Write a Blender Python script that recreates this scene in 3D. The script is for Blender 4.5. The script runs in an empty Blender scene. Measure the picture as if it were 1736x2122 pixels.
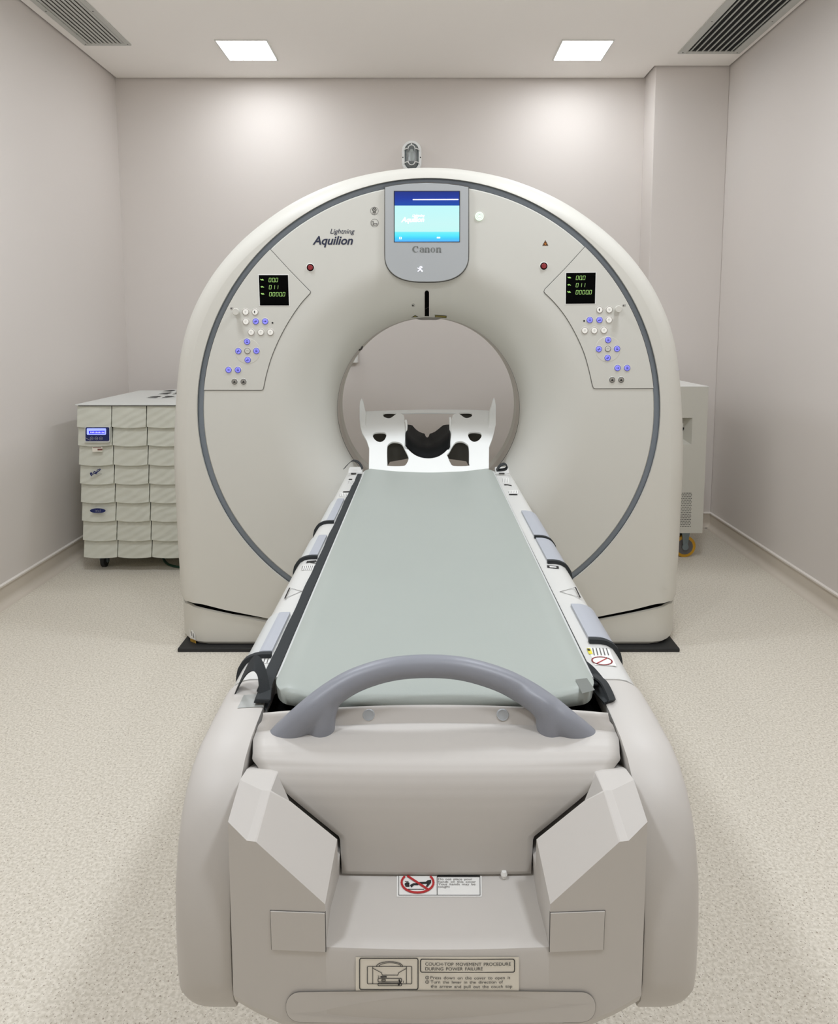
import bpy, bmesh, math, random
from mathutils import Vector, Matrix
random.seed(7)
S = bpy.context.scene
COL = S.collection
PI = math.pi

# ------------------------------------------------------------------ camera
CAMZ = 1.25; PITCH = math.radians(6.0); F = 1450.0; PX, PY = 880.0, 833.0
cs, sn = math.cos(PITCH), math.sin(PITCH)
cd = bpy.data.cameras.new('camera'); cam = bpy.data.objects.new('camera', cd); COL.objects.link(cam)
cam.location = (0, 0, CAMZ); cam.rotation_euler = (PI/2 - PITCH, 0, 0)
cd.sensor_fit = 'AUTO'; cd.sensor_width = 36.0; cd.lens = F/2122*36.0
cd.shift_x = -(PX-868)/2122; cd.shift_y = -(1061-PY)/2122
cd.clip_start = .02; cd.clip_end = 50
S.camera = cam
# ------------------------------------------------------------------ world, view
w = bpy.data.worlds.new('world'); S.world = w; w.use_nodes = True
w.node_tree.nodes['Background'].inputs[0].default_value = (.9, .95, 1, 1)
w.node_tree.nodes['Background'].inputs[1].default_value = .02
S.view_settings.view_transform = 'Standard'; S.view_settings.look = 'None'
S.view_settings.exposure = 0.0; S.view_settings.gamma = 1.0; S.view_settings.use_curve_mapping = False
S.cycles.max_bounces = 10; S.cycles.diffuse_bounces = 6
CEIL = 2.796
LIGHT_E = 23.5           # radiance of the ceiling panels
LIGHT_COL = (.91, .965, 1.045)
# the room's other two rows of ceiling panels, over the couch and behind the camera
for (lx, ly, lk) in ((-.99, 2.2, 3.3), (.88, 2.2, 3.3), (-.99, .3, 3.0), (.88, .3, 3.0)):
    ld = bpy.data.lights.new('ceiling_panel_lamp', 'AREA'); ld.shape = 'SQUARE'; ld.size = .27
    ld.energy = LIGHT_E*.27*.27*PI*lk; ld.color = LIGHT_COL
    lo = bpy.data.objects.new('ceiling_panel_lamp', ld); lo.location = (lx, ly, CEIL-.006); COL.objects.link(lo)

# ------------------------------------------------------------------ helpers
def ray(u, v):
    a = (u-PX)/F; b = (v-PY)/F
    return Vector((a, -b*sn+cs, -b*cs-sn))
def PYp(u, v, Y):      # point of the picture at depth Y
    d = ray(u, v); t = Y/d.y
    return Vector((d.x*t, Y, CAMZ+d.z*t))
def PZp(u, v, Z):      # ... at height Z
    d = ray(u, v); t = (Z-CAMZ)/d.z
    return Vector((d.x*t, d.y*t, Z))
def PXp(u, v, X):
    d = ray(u, v); t = X/d.x
    return Vector((X, d.y*t, CAMZ+d.z*t))
def lin(c):
    return tuple((x/12.92 if x <= .04045 else ((x+.055)/1.055)**2.4) for x in c)
def mat(name, rgb, rough=.5, metal=0, emit=None, es=1.0, coat=0, bump=None, bscale=300, spec=.5, alpha=1, trans=0, var=0, vscale=40):
    m = bpy.data.materials.new(name); m.use_nodes = True; nt = m.node_tree; b = nt.nodes['Principled BSDF']
    c = lin([x/255 for x in rgb])
    b.inputs['Base Color'].default_value = (*c, 1); b.inputs['Roughness'].default_value = rough
    b.inputs['Metallic'].default_value = metal; b.inputs['Specular IOR Level'].default_value = spec
    b.inputs['Coat Weight'].default_value = coat; b.inputs['Alpha'].default_value = alpha
    b.inputs['Transmission Weight'].default_value = trans
    if emit:
        b.inputs['Emission Color'].default_value = (*lin([x/255 for x in emit]), 1); b.inputs['Emission Strength'].default_value = es
    tc = nt.nodes.new('ShaderNodeTexCoord'); n = nt.nodes.new('ShaderNodeTexNoise')
    n.inputs['Scale'].default_value = vscale; n.inputs['Detail'].default_value = 3
    nt.links.new(tc.outputs['Object'], n.inputs['Vector'])
    if var:
        r = nt.nodes.new('ShaderNodeMix'); r.data_type = 'RGBA'
        r.inputs[6].default_value = (*[x*(1-var) for x in c], 1); r.inputs[7].default_value = (*[min(1, x*(1+var)) for x in c], 1)
        nt.links.new(n.outputs['Fac'], r.inputs[0]); nt.links.new(r.outputs[2], b.inputs['Base Color'])
    if bump:
        n2 = nt.nodes.new('ShaderNodeTexNoise'); n2.inputs['Scale'].default_value = bscale; n2.inputs['Detail'].default_value = 2
        nt.links.new(tc.outputs['Object'], n2.inputs['Vector'])
        bp = nt.nodes.new('ShaderNodeBump'); bp.inputs['Strength'].default_value = bump; bp.inputs['Distance'].default_value = .001
        nt.links.new(n2.outputs['Fac'], bp.inputs['Height']); nt.links.new(bp.outputs[0], b.inputs['Normal'])
    return m

ORG = {}
def root(name, label, cat, loc, group=None):
    o = bpy.data.objects.new(name, None); COL.objects.link(o); o.location = loc; o.empty_display_size = .05
    o['label'] = label; o['category'] = cat
    if group: o['group'] = group
    ORG[o.name] = Vector(loc); return o
class MB:
    def __init__(s): s.v = []; s.f = []; s.m = []
    def add(s, vs, fs, mi=0):
        n = len(s.v); s.v += [Vector(p) for p in vs]
        for f in fs: s.f.append([i+n for i in f]); s.m.append(mi)
        return s
    def poly(s, pts, mi=0): return s.add(pts, [list(range(len(pts)))], mi)
    def box(s, a, b, mi=0):
        x0, y0, z0 = a; x1, y1, z1 = b
        return s.add([(x0,y0,z0),(x1,y0,z0),(x1,y1,z0),(x0,y1,z0),(x0,y0,z1),(x1,y0,z1),(x1,y1,z1),(x0,y1,z1)],
            [(0,3,2,1),(4,5,6,7),(0,1,5,4),(1,2,6,5),(2,3,7,6),(3,0,4,7)], mi)
    def prism(s, pts, vec, mi=0):
        n = len(pts); vec = Vector(vec); pts = [Vector(p) for p in pts]
        return s.add(pts+[p+vec for p in pts], [list(range(n)), list(range(2*n-1, n-1, -1))]+[(i, i+n, (i+1) % n+n, (i+1) % n) for i in range(n)], mi)
    def grid(s, rows, mi=0, closeu=False, closev=False):
        n = len(rows); k = len(rows[0]); vs = [p for r in rows for p in r]; fs = []
        for i in range(n if closev else n-1):
            for j in range(k if closeu else k-1):
                a = i*k+j; b = i*k+(j+1) % k; c = ((i+1) % n)*k+(j+1) % k; d = ((i+1) % n)*k+j
                fs.append((a, b, c, d))
        return s.add(vs, fs, mi)
    def loft(s, rings, mi=0, caps=True):
        n0 = len(s.v); k = len(rings[0]); s.grid(rings, mi, closeu=True)
        if caps:
            s.f.append([n0+i for i in range(k)]); s.m.append(mi)
            b = n0+(len(rings)-1)*k; s.f.append([b+i for i in range(k-1, -1, -1)]); s.m.append(mi)
        return s
    def tube(s, path, r, mi=0, n=12, caps=True, ry=None, up=(0, 0, 1)):
        path = [Vector(p) for p in path]; rings = []
        for i, p in enumerate(path):
            t = (path[min(i+1, len(path)-1)]-path[max(i-1, 0)]).normalized()
            u = Vector(up); u = (u-t*u.dot(t))
            if u.length < 1e-4: u = Vector((1, 0, 0))-t*t.x
            u.normalize(); b = t.cross(u)
            rr = r[i] if isinstance(r, (list, tuple)) else r
            r2 = rr if ry is None else (ry[i] if isinstance(ry, (list, tuple)) else ry)
            rings.append([p+b*rr*math.cos(2*PI*k/n)+u*r2*math.sin(2*PI*k/n) for k in range(n)])
        return s.loft(rings, mi, caps)
    def disc(s, c, r, y=0, mi=0, n=24, rz=None):   # filled disc facing -Y
        c = Vector(c); rz = rz or r
        return s.poly([c+Vector((r*math.cos(2*PI*k/n), y, rz*math.sin(2*PI*k/n))) for k in range(n)], mi)
    def cyl(s, c, r, depth, mi=0, n=28, bev=0, bmi=None):   # axis along +Y starting at front
        c = Vector(c); rs = [(r, depth), (r, bev), (r-bev, 0)] if bev else [(r, depth), (r, 0)]
        rings = [[c+Vector((q*math.cos(2*PI*k/n), yy, q*math.sin(2*PI*k/n))) for k in range(n)] for q, yy in rs]
        return s.loft(rings, mi)
    def mesh(s, m, M, mi=0):
        n = len(s.v); s.v += [M @ v.co for v in m.vertices]
        for p in m.polygons: s.f.append([i+n for i in p.vertices]); s.m.append(mi)
        return s
    def stroke(s, pts, wd, off=(0, 0, 0), mi=0, closed=False, N=(0, -1, 0)):   # flat line of width wd in a plane with normal N
        pts = [Vector(p)+Vector(off) for p in pts]; N = Vector(N); n = len(pts)
        for i in range(n if closed else n-1):
            a, b = pts[i], pts[(i+1) % n]; t = (b-a)
            if t.length < 1e-7: continue
            t.normalize(); q = t.cross(N).normalized()*wd/2; e = t*wd*.4
            s.poly([a-q-e, b-q+e, b+q+e, a+q-e], mi)
        return s
    def build(s, name, mats, parent=None, smooth=30, bevel=0, seg=2, label=None, sub=0, solid=0, kind=None):
        o0 = Vector((0, 0, 0)) if parent is None else ORG[parent.name]
        me = bpy.data.meshes.new(name); me.from_pydata([v-o0 for v in s.v], [], s.f)
        if not isinstance(mats, (list, tuple)): mats = [mats]
        for m in mats: me.materials.append(m)
        for i, p in enumerate(me.polygons): p.material_index = s.m[i]
        bm = bmesh.new(); bm.from_mesh(me); bmesh.ops.recalc_face_normals(bm, faces=bm.faces); bm.to_mesh(me); bm.free()
        o = bpy.data.objects.new(name, me); COL.objects.link(o)
        if parent is not None: o.parent = parent
        ORG[o.name] = o0
        if smooth:
            for p in me.polygons: p.use_smooth = True
            me.set_sharp_from_angle(angle=math.radians(smooth))
        if solid:
            md = o.modifiers.new('s', 'SOLIDIFY'); md.thickness = solid; md.offset = 0
        if bevel:
            md = o.modifiers.new('b', 'BEVEL'); md.width = bevel; md.segments = seg; md.limit_method = 'ANGLE'; md.angle_limit = math.radians(35)
            md.harden_normals = False
        if sub:
            md = o.modifiers.new('u', 'SUBSURF'); md.levels = sub; md.render_levels = sub
        if label: o['label'] = label
        if kind: o['kind'] = kind
        return o
def tag(o, label, cat, group=None):
    o['label'] = label; o['category'] = cat
    if group: o['group'] = group
    return o
def text_mesh(body, bold=0.0, shear=0.0, space=1.0, wspace=1.0):
    c = bpy.data.curves.new('t', 'FONT'); c.body = body; c.shear = shear; c.offset = bold; c.space_character = space; c.space_word = wspace
    c.resolution_u = 4
    o = bpy.data.objects.new('t', c); COL.objects.link(o); dg = bpy.context.evaluated_depsgraph_get(); dg.update()
    m = bpy.data.meshes.new_from_object(o.evaluated_get(dg)); bpy.data.objects.remove(o)
    xs = [v.co.x for v in m.vertices]; ys = [v.co.y for v in m.vertices]
    return m, min(xs), max(xs), min(ys), max(ys)
def put_text(mb, body, p0, p1, upv, mi=0, height=None, **k):   # baseline from p0 to p1 (spans the word's width), upv = unit up vector
    m, x0, x1, y0, y1 = text_mesh(body, **k)
    p0 = Vector(p0); p1 = Vector(p1); xd = p1-p0; sx = xd.length/(x1-x0); xd.normalize(); upv = Vector(upv).normalized()
    sy = sx if height is None else height/.73
    M = Matrix(((xd.x*sx, upv.x*sy, 0, p0.x-xd.x*sx*x0), (xd.y*sx, upv.y*sy, 0, p0.y-xd.y*sx*x0), (xd.z*sx, upv.z*sy, 0, p0.z-xd.z*sx*x0), (0, 0, 0, 1)))
    return mb.mesh(m, M, mi)
def plate_mesh(loops, thick, bev=0.0, res=6):   # filled 2D outline with holes, thickness along local z
    c = bpy.data.curves.new('p', 'CURVE'); c.dimensions = '2D'; c.fill_mode = 'BOTH'; c.extrude = thick/2; c.bevel_depth = bev; c.bevel_resolution = 2
    for lp in loops:
        sp = c.splines.new('POLY'); sp.points.add(len(lp)-1)
        for i, p in enumerate(lp): sp.points[i].co = (p[0], p[1], 0, 1)
        sp.use_cyclic_u = True
    o = bpy.data.objects.new('p', c); COL.objects.link(o); dg = bpy.context.evaluated_depsgraph_get(); dg.update()
    m = bpy.data.meshes.new_from_object(o.evaluated_get(dg)); bpy.data.objects.remove(o); return m
def smooth_loop(pts, n=6):      # closed Catmull-Rom
    out = []; k = len(pts); pts = [Vector(p) for p in pts]
    for i in range(k):
        a, b, c, d = pts[i-1], pts[i], pts[(i+1) % k], pts[(i+2) % k]
        for j in range(n):
            t = j/n; out.append(.5*((2*b)+(c-a)*t+(2*a-5*b+4*c-d)*t*t+(3*b-a-3*c+d)*t**3))
    return out
def smooth_path(pts, n=6):
    pts = [Vector(p) for p in pts]; q = [pts[0]]+pts+[pts[-1]]; out = []
    for i in range(1, len(q)-2):
        a, b, c, d = q[i-1], q[i], q[i+1], q[i+2]
        for j in range(n):
            t = j/n; out.append(.5*((2*b)+(c-a)*t+(2*a-5*b+4*c-d)*t*t+(3*b-a-3*c+d)*t**3))
    out.append(pts[-1]); return out
def interp(x, xs, ys):
    if x <= xs[0]: return ys[0]
    for i in range(len(xs)-1):
        if x <= xs[i+1]: return ys[i]+(ys[i+1]-ys[i])*(x-xs[i])/(xs[i+1]-xs[i] or 1)
    return ys[-1]
def rrect(x0, y0, x1, y1, r, n=5):
    out = []
    for cx, cy, a0 in ((x1-r, y1-r, 0), (x0+r, y1-r, 90), (x0+r, y0+r, 180), (x1-r, y0+r, 270)):
        for k in range(n+1):
            a = math.radians(a0+90*k/n); out.append(Vector((cx+r*math.cos(a), cy+r*math.sin(a))))
    return out

# ------------------------------------------------------------------ materials
M = dict(
 wall=mat('wall_paint', (222, 216, 211), .85, bump=.15, bscale=500),
 ceil=mat('ceiling_paint', (253, 250, 246), .9),
 white=mat('gantry_plastic', (211, 210, 202), .46, bump=.05, bscale=900),
 shell=mat('gantry_shell_plastic', (211, 209, 200), .5, bump=.05, bscale=900),
 couch=mat('couch_plastic', (199, 195, 189), .48, bump=.03, bscale=900, coat=0),
 rail=mat('rail_plastic', (216, 216, 212), .3),
 trim=mat('trim_grey', (122, 130, 138), .45),
 handle=mat('handle_grey', (140, 143, 151), .38, bump=.08, bscale=1200),
 black=mat('black_gap', (5, 5, 5), .9, spec=.05), dark=mat('dark_plastic', (26, 27, 28), .5),
 strap=mat('black_webbing', (44, 48, 50), .8, bump=.6, bscale=1500),
 matt=mat('mattress_vinyl', (167, 174, 168), .42, bump=.12, bscale=350, var=.02, vscale=6),
 bezel=mat('bezel_grey', (178, 182, 184), .35),
 groove=mat('groove_grey', (86, 84, 80), .7),
 lettering=mat('navy_lettering', (36, 42, 66), .5), silver=mat('silver_lettering', (118, 122, 120), .4),
 ink=mat('black_ink', (25, 25, 25), .6), grey_ink=mat('grey_ink', (95, 92, 90), .6),
 btn_white=mat('white_button', (236, 234, 228), .4, emit=(255, 252, 240), es=.12),
 btn_blue=mat('lit_violet_button', (140, 140, 225), .4, emit=(130, 130, 255), es=.42),
 btn_ink=mat('button_ink', (26, 26, 110), .5), btn_grey=mat('grey_button', (150, 146, 138), .4),
 red=mat('red_button', (120, 20, 24), .35, emit=(150, 30, 40), es=.15),
 redink=mat('red_ink', (178, 30, 32), .5), green=mat('green_digits', (120, 160, 90), .5, emit=(180, 225, 130), es=.75),
 lamp_green=mat('green_lamp', (220, 240, 220), .4, emit=(215, 255, 220), es=.8),
 yellow=mat('yellow_sticker', (226, 214, 50), .5), dull_yellow=mat('dull_yellow_label', (128, 118, 40), .5),
 orange=mat('orange_triangle', (200, 120, 30), .5), ochre=mat('ochre_sticker', (168, 132, 50), .5),
 paper=mat('sticker_paper', (236, 236, 232), .45), tanpaper=mat('beige_sticker', (232, 227, 214), .4),
 pad=mat('side_pad_grey', (176, 180, 188), .4), padclear=mat('side_pad_cover', (208, 211, 210), .3),
 ups=mat('cabinet_beige_green', (204, 205, 192), .5), upstop=mat('cabinet_top_white', (214, 216, 212), .5),
 navy=mat('navy_panel', (14, 30, 92), .3), lcd=mat('lcd_backlight', (150, 160, 250), .4, emit=(150, 165, 255), es=.9),
 lcd2=mat('lcd_blue', (30, 30, 220), .4, emit=(40, 40, 255), es=.8), lcd3=mat('lcd_characters', (190, 190, 255), .4, emit=(200, 200, 255), es=.9),
 cab=mat('cabinet_cream', (200, 198, 188), .5), cabtop=mat('cabinet_top_paint', (232, 232, 228), .5),
 steel=mat('caster_steel', (120, 132, 136), .35, metal=.6), amber=mat('amber_wheel', (196, 146, 20), .4),
 alu=mat('light_grille', (196, 197, 192), .5), cabinet_green=mat('green_cable', (10, 60, 40), .5),
 lampbody=mat('bulkhead_grey', (236, 238, 236), .4), carbon=mat('black_cradle', (6, 8, 8), .6, spec=.15),
 holder=mat('holder_white', (243, 245, 242), .35), duct=mat('duct_black', (10, 11, 11), .9),
 glass=mat('bulkhead_glass', (225, 235, 235), .12, trans=.75, spec=.6), tape=mat('clear_tape', (165, 167, 163), .25),
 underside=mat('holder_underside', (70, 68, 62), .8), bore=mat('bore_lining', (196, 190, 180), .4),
 baseboard=mat('baseboard_vinyl', (210, 201, 188), .55, var=.04, vscale=250), cap=mat('baseboard_cap', (232, 226, 219), .5),
 panel_light=mat('ceiling_light_diffuser', (255, 255, 255), .5, emit=(247, 251, 255), es=LIGHT_E),
)
def floor_mat():
    m = bpy.data.materials.new('speckled_vinyl_floor'); m.use_nodes = True; nt = m.node_tree; b = nt.nodes['Principled BSDF']
    tc = nt.nodes.new('ShaderNodeTexCoord')
    def noise(sc, det=2):
        n = nt.nodes.new('ShaderNodeTexNoise'); n.inputs['Scale'].default_value = sc; n.inputs['Detail'].default_value = det
        nt.links.new(tc.outputs['Object'], n.inputs['Vector']); return n.outputs['Fac']
    def ramp(src, a, b_, ca, cb):
        r = nt.nodes.new('ShaderNodeValToRGB'); r.color_ramp.elements[0].position = a; r.color_ramp.elements[1].position = b_
        r.color_ramp.elements[0].color = (*lin([x/255 for x in ca]), 1); r.color_ramp.elements[1].color = (*lin([x/255 for x in cb]), 1)
        nt.links.new(src, r.inputs[0]); return r.outputs[0]
    def mix(f, a, b_):
        x = nt.nodes.new('ShaderNodeMix'); x.data_type = 'RGBA'; nt.links.new(f, x.inputs[0]); nt.links.new(a, x.inputs[6])
        if isinstance(b_, tuple): x.inputs[7].default_value = (*lin([q/255 for q in b_]), 1)
        else: nt.links.new(b_, x.inputs[7])
        return x.outputs[2]
    base = ramp(noise(140, 4), .38, .62, (206, 199, 184), (228, 222, 209))
    v = nt.nodes.new('ShaderNodeTexVoronoi'); v.inputs['Scale'].default_value = 110; nt.links.new(tc.outputs['Object'], v.inputs['Vector'])
    n1 = ramp(noise(230), .64, .67, (0, 0, 0), (255, 255, 255)); c1 = mix(n1, base, (150, 138, 122))
    n2 = ramp(noise(190, 1), .70, .72, (0, 0, 0), (255, 255, 255)); c2 = mix(n2, c1, (236, 232, 222))
    n3 = ramp(v.outputs['Distance'], .07, .10, (70, 70, 70), (0, 0, 0)); c3 = mix(n3, c2, (110, 98, 86))
    nt.links.new(c3, b.inputs['Base Color']); b.inputs['Roughness'].default_value = .48; b.inputs['Specular IOR Level'].default_value = .35
    return m
M['floor'] = floor_mat()

# ------------------------------------------------------------------ room
XL, XR, YB, YC, YF = -1.925, 1.812, 4.537, 4.338, -1.9
XC = 1.37        # left edge of the column in the right corner
def struct(mb, name, m, **k): return mb.build(name, m, kind='structure', **k)
struct(MB().box((XL-.1, YF-.1, -.1), (XR+.1, YB+.1, 0)), 'floor', M['floor'], smooth=0)
g = .012
cl = MB(); cl.prism([(XL+g, YF+g, CEIL), (XR-g, YF+g, CEIL), (XR-g, YC-g, CEIL), (XC-g, YC-g, CEIL), (XC-g, YB-g, CEIL), (XL+g, YB-g, CEIL)], (0, 0, .02))
ceil = struct(cl, 'ceiling', M['ceil'], smooth=0)
struct(MB().box((XL-.1, YF-.1, CEIL+.09), (XR+.1, YB+.1, CEIL+.15)), 'ceiling', M['duct'], smooth=0)
ZT = CEIL+.10
struct(MB().box((XL-.1, YF-.1, 0), (XL, YB+.1, ZT)), 'wall_left', M['wall'], smooth=0)
struct(MB().box((XR, YF-.1, 0), (XR+.1, YB+.1, ZT)), 'wall_right', M['wall'], smooth=0)
struct(MB().box((XL, YB, 0), (XR, YB+.1, ZT)), 'wall_back', M['wall'], smooth=0)
struct(MB().box((XL, YF-.1, 0), (XR, YF, ZT)), 'wall_front', M['wall'], smooth=0)
struct(MB().box((XC, YC, 0), (XR, YB, ZT)), 'wall_column', M['wall'], smooth=0, bevel=.004)
def coved(name, a, b, n):     # coved floor vinyl turned up the wall from a to b, n = into the room
    a = Vector(a); b = Vector(b); n = Vector(n); r = .03
    prof = [(.05, 0.0005)]+[(.006+r-r*math.sin(q*PI/12), .0005+r-r*math.cos(q*PI/12)) for q in range(7)]+[(.006, .082)]
    mb = MB().grid([[p+n*d+Vector((0, 0, z)) for d, z in prof+[(0, .082)]] for p in (a, b)])
    mb.grid([[p+n*d+Vector((0, 0, z)) for d, z in ((0, .082), (.010, .082), (.011, .090), (0, .094))] for p in (a, b)], 1)
    struct(mb, name, [M['baseboard'], M['cap']], smooth=30)
coved('baseboard_left', (XL, YF, 0), (XL, YB, 0), (1, 0, 0))
coved('baseboard_right', (XR, YF, 0), (XR, YC, 0), (-1, 0, 0))
coved('baseboard_back', (XL, YB, 0), (XC, YB, 0), (0, -1, 0))
coved('baseboard_column', (XC, YC, 0), (XR, YC, 0), (0, -1, 0))

# ceiling lights
def ceiling_light(x, y, label):
    r = root('ceiling_light', label, 'ceiling light', (x, y, CEIL), 'square ceiling lights')
    h = .135; f = MB()
    for a, b in (((-h-.008, -h-.008), (h+.008, -h)), ((-h-.008, h), (h+.008, h+.008)), ((-h-.008, -h), (-h, h)), ((h, -h), (h+.008, h))):
        f.box((x+a[0], y+a[1], CEIL-.006), (x+b[0], y+b[1], CEIL+.002))
    f.build('frame', M['cabtop'], r, smooth=0)
    MB().box((x-h, y-h, CEIL-.004), (x+h, y+h, CEIL+.001)).build('diffuser', M['panel_light'], r, smooth=0)
ceiling_light(-.99, 4.09, 'lit square recessed light in the ceiling, the one on the left')
ceiling_light(.88, 4.09, 'lit square recessed light in the ceiling, the one on the right')

# ceiling air grilles: long slats along Y
def grille(x0, x1, y1, length, label, ns, slatm, border, dark_in, slat_w):
    r = root('ceiling_vent', label, 'air vent', ((x0+x1)/2, y1-length/2, CEIL), 'linear ceiling vents')
    y0 = y1-length; z = CEIL; f = MB(); t = .007
    f.box((x0, y0, z-t), (x0+border, y1, z+.001)); f.box((x1-border, y0, z-t), (x1, y1, z+.001))
    f.box((x0+border, y0, z-t), (x1-border, y0+.03, z+.001)); f.box((x0+border, y1-.03, z-t), (x1-border, y1, z+.001))
    f.build('frame', M['alu'], r, smooth=0, bevel=.002)
    MB().box((x0+border, y0+.03, z-.0012), (x1-border, y1-.03, z+.0)).build('backing', dark_in, r, smooth=0)
    ix0, ix1 = x0+border, x1-border
    for i in range(ns):
        xc = ix0+(ix1-ix0)*(i+.5)/ns
        if slat_w < .008: MB().box((xc-slat_w/2, y0+.03, z-.0065), (xc+slat_w/2, y1-.03, z-.0012)).build('slat', slatm, r, smooth=0)
        else: MB().prism([(xc-slat_w, y0+.03, z-.0015), (xc-slat_w*.2, y0+.03, z-.0065), (xc+slat_w, y0+.03, z-.0065), (xc+slat_w*.4, y0+.03, z-.0015)], (0, length-.06, 0)).build('slat', slatm, r, smooth=0)
    for k in range(3):
        for xx in (x0+border*.5, x1-border*.5): MB().tube([(xx, y1-.02-k*.4, z-t-.001), (xx, y1-.02-k*.4, z-t+.001)], .004, n=8, up=(1, 0, 0)).build('screw', M['grey_ink'], r)
cutv = None
grille(-1.862, -1.605, 4.015, 1.7, 'light grey slatted air vent in the ceiling along the left wall', 9, M['alu'], .028, M['grey_ink'], .0105)
grille(1.425, 1.775, 4.13, 1.7, 'white framed ceiling air vent with dark slots along the right wall', 8, M['alu'], .045, M['duct'], .0058)

# bulkhead lamp on the back wall
def bulkhead():
    def Pb(u, v, y): return PYp(u, v, y)
    c = Pb(853, 327, YB); r = root('bulkhead_lamp', 'grey oval caged bulkhead lamp high on the back wall above the scanner', 'wall lamp', (c.x, YB, c.z))
    sc = 1/318.7
    def oval(hw, hh, n=8):
        pts = []
        for k in range(2*n+1): a = PI*k/(2*n); pts.append((hw*math.cos(a), hh-hw+hw*math.sin(a)))
        for k in range(2*n+1): a = PI+PI*k/(2*n); pts.append((hw*math.cos(a), -(hh-hw)+hw*math.sin(a)))
        return pts
    def ring(hw, hh, y): return [Vector((c.x+x*sc, y, c.z+z*sc)) for x, z in oval(hw, hh)]
    MB().loft([ring(19.5, 31, YB), ring(19.5, 31, YB-.03), ring(18.5, 30, YB-.036), ring(14, 25.5, YB-.04), ring(13.4, 25, YB-.03)], caps=False).build('housing', M['lampbody'], r)
    MB().loft([ring(13.5, 25, YB-.03), ring(13, 24.5, YB-.002)], caps=True).build('reflector', M['steel'], r)
    MB().loft([ring(12.5, 24, YB-.03), ring(11.5, 23, YB-.05), ring(8, 18, YB-.063), ring(3, 12, YB-.067)], caps=True).build('glass', M['glass'], r)
    MB().tube([(c.x, YB-.035, c.z-.03), (c.x, YB-.035, c.z+.02), (c.x, YB-.035, c.z+.04)], [.014, .018, .006], up=(1, 0, 0)).build('bulb', M['paper'], r)
    cg = MB(); p = ring(6.5, 19, YB-.075); cg.tube(p+[p[0]], .0028, n=8)
    for dz in (12.5, -13):
        for s_ in (-1, 1):
            cg.tube(smooth_path([(c.x+s_*6*sc, YB-.075, c.z+dz*sc), (c.x+s_*12*sc, YB-.062, c.z+dz*sc), (c.x+s_*16*sc, YB-.036, c.z+(dz-2)*sc)], 4), .0028, n=8)
    cg.tube([(c.x, YB-.075, c.z+19*sc), (c.x, YB-.06, c.z+24*sc), (c.x, YB-.036, c.z+27*sc)], .003, n=8)
    cg.build('cage', M['lampbody'], r)
    for s_ in (-1, 1): MB().cyl((c.x+s_*17.3*sc, YB-.038, c.z-2*sc), .004, .004).build('screw', M['ink'], r)
bulkhead()
# white box on the back wall seen through the bore
a = PYp(722, 713, YB); b = PYp(742.5, 752, YB)
o = MB().box((a.x, YB-.035, b.z), (b.x, YB, a.z)).build('wall_box', M['paper'], bevel=.006)
tag(o, 'small white box on the back wall showing at the left of the bore', 'wall box')

# ------------------------------------------------------------------ scanner gantry
CX, CZ = .015, CAMZ-.33
GY = 2.632
gan = root('scanner_gantry', 'large off-white ring shaped scanner gantry with grey trim circle and lit blue screen', 'medical scanner', (CX, 3.0, 0))
def sq(th): return 1.0 if math.sin(th) >= 0 else 1/math.sqrt(math.cos(th)**2+(math.sin(th)/.948)**2)
RB = .374
def Yg(r):
    if r >= .60: return GY
    q = min(1, (.60-r)/.2315)
    return GY+.22*(1-math.sqrt(max(0, 1-q**2.1)))
def onG(u, v, off=0.0):      # picture point on the gantry's front surface
    Y = GY
    for _ in range(12):
        p = PYp(u, v, Y); r = math.hypot(p.x-CX, p.z-CZ); Y = .5*Y+.5*Yg(r)
    p = PYp(u, v, Y-off); return p
# outline of the shell at its widest section (picture points on the left edge, mirrored)
YO = 2.79
left_px = [(887, 353.5), (833, 355), (727, 374), (630, 412), (566, 451), (501, 503), (453, 558), (420.6, 609), (391.6, 677), (377, 748), (369.5, 838), (367, 900), (368, 1000), (372, 1100), (377, 1180), (380, 1222)]
outl = []
for u, v in left_px:
    p = PYp(u, v, YO); outl.append((-(abs(p.x-CX))*.992 if u < 880 else 0, p.z-CZ))
up_ = smooth_path([Vector((-outl[1][0], outl[1][1], 0))]+[Vector((a, b, 0)) for a, b in outl], 5)[5:]
outl = [(p.x, p.y) for p in up_]
seam_px = [(383, 1224), (392, 1229), (415, 1245), (470, 1259), (560, 1277), (640, 1290), (880, 1296)]
seam = []
for u, v in seam_px:
    p = PYp(u, v, GY+.02 if u > 410 else GY+.10); seam.append((p.x-CX if u < 880 else 0, p.z-CZ))
half = outl+seam      # top centre -> left side -> bottom centre
poly = half+[(-x, z) for x, z in reversed(half[1:-1])]
def rout(th):
    dx, dz = math.cos(th), math.sin(th); best = 9
    n = len(poly)
    for i in range(n):
        x1, z1 = poly[i]; x2, z2 = poly[(i+1) % n]; ex, ez = x2-x1, z2-z1
        den = dx*ez-dz*ex
        if abs(den) < 1e-9: continue
        t = (x1*ez-z1*ex)/den; s = (x1*dz-z1*dx)/den
        if t > 0 and -1e-6 <= s <= 1+1e-6: best = min(best, t)
    return best
NT = 288
ths = [PI/2+2*PI*k/NT for k in range(NT)]
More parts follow.
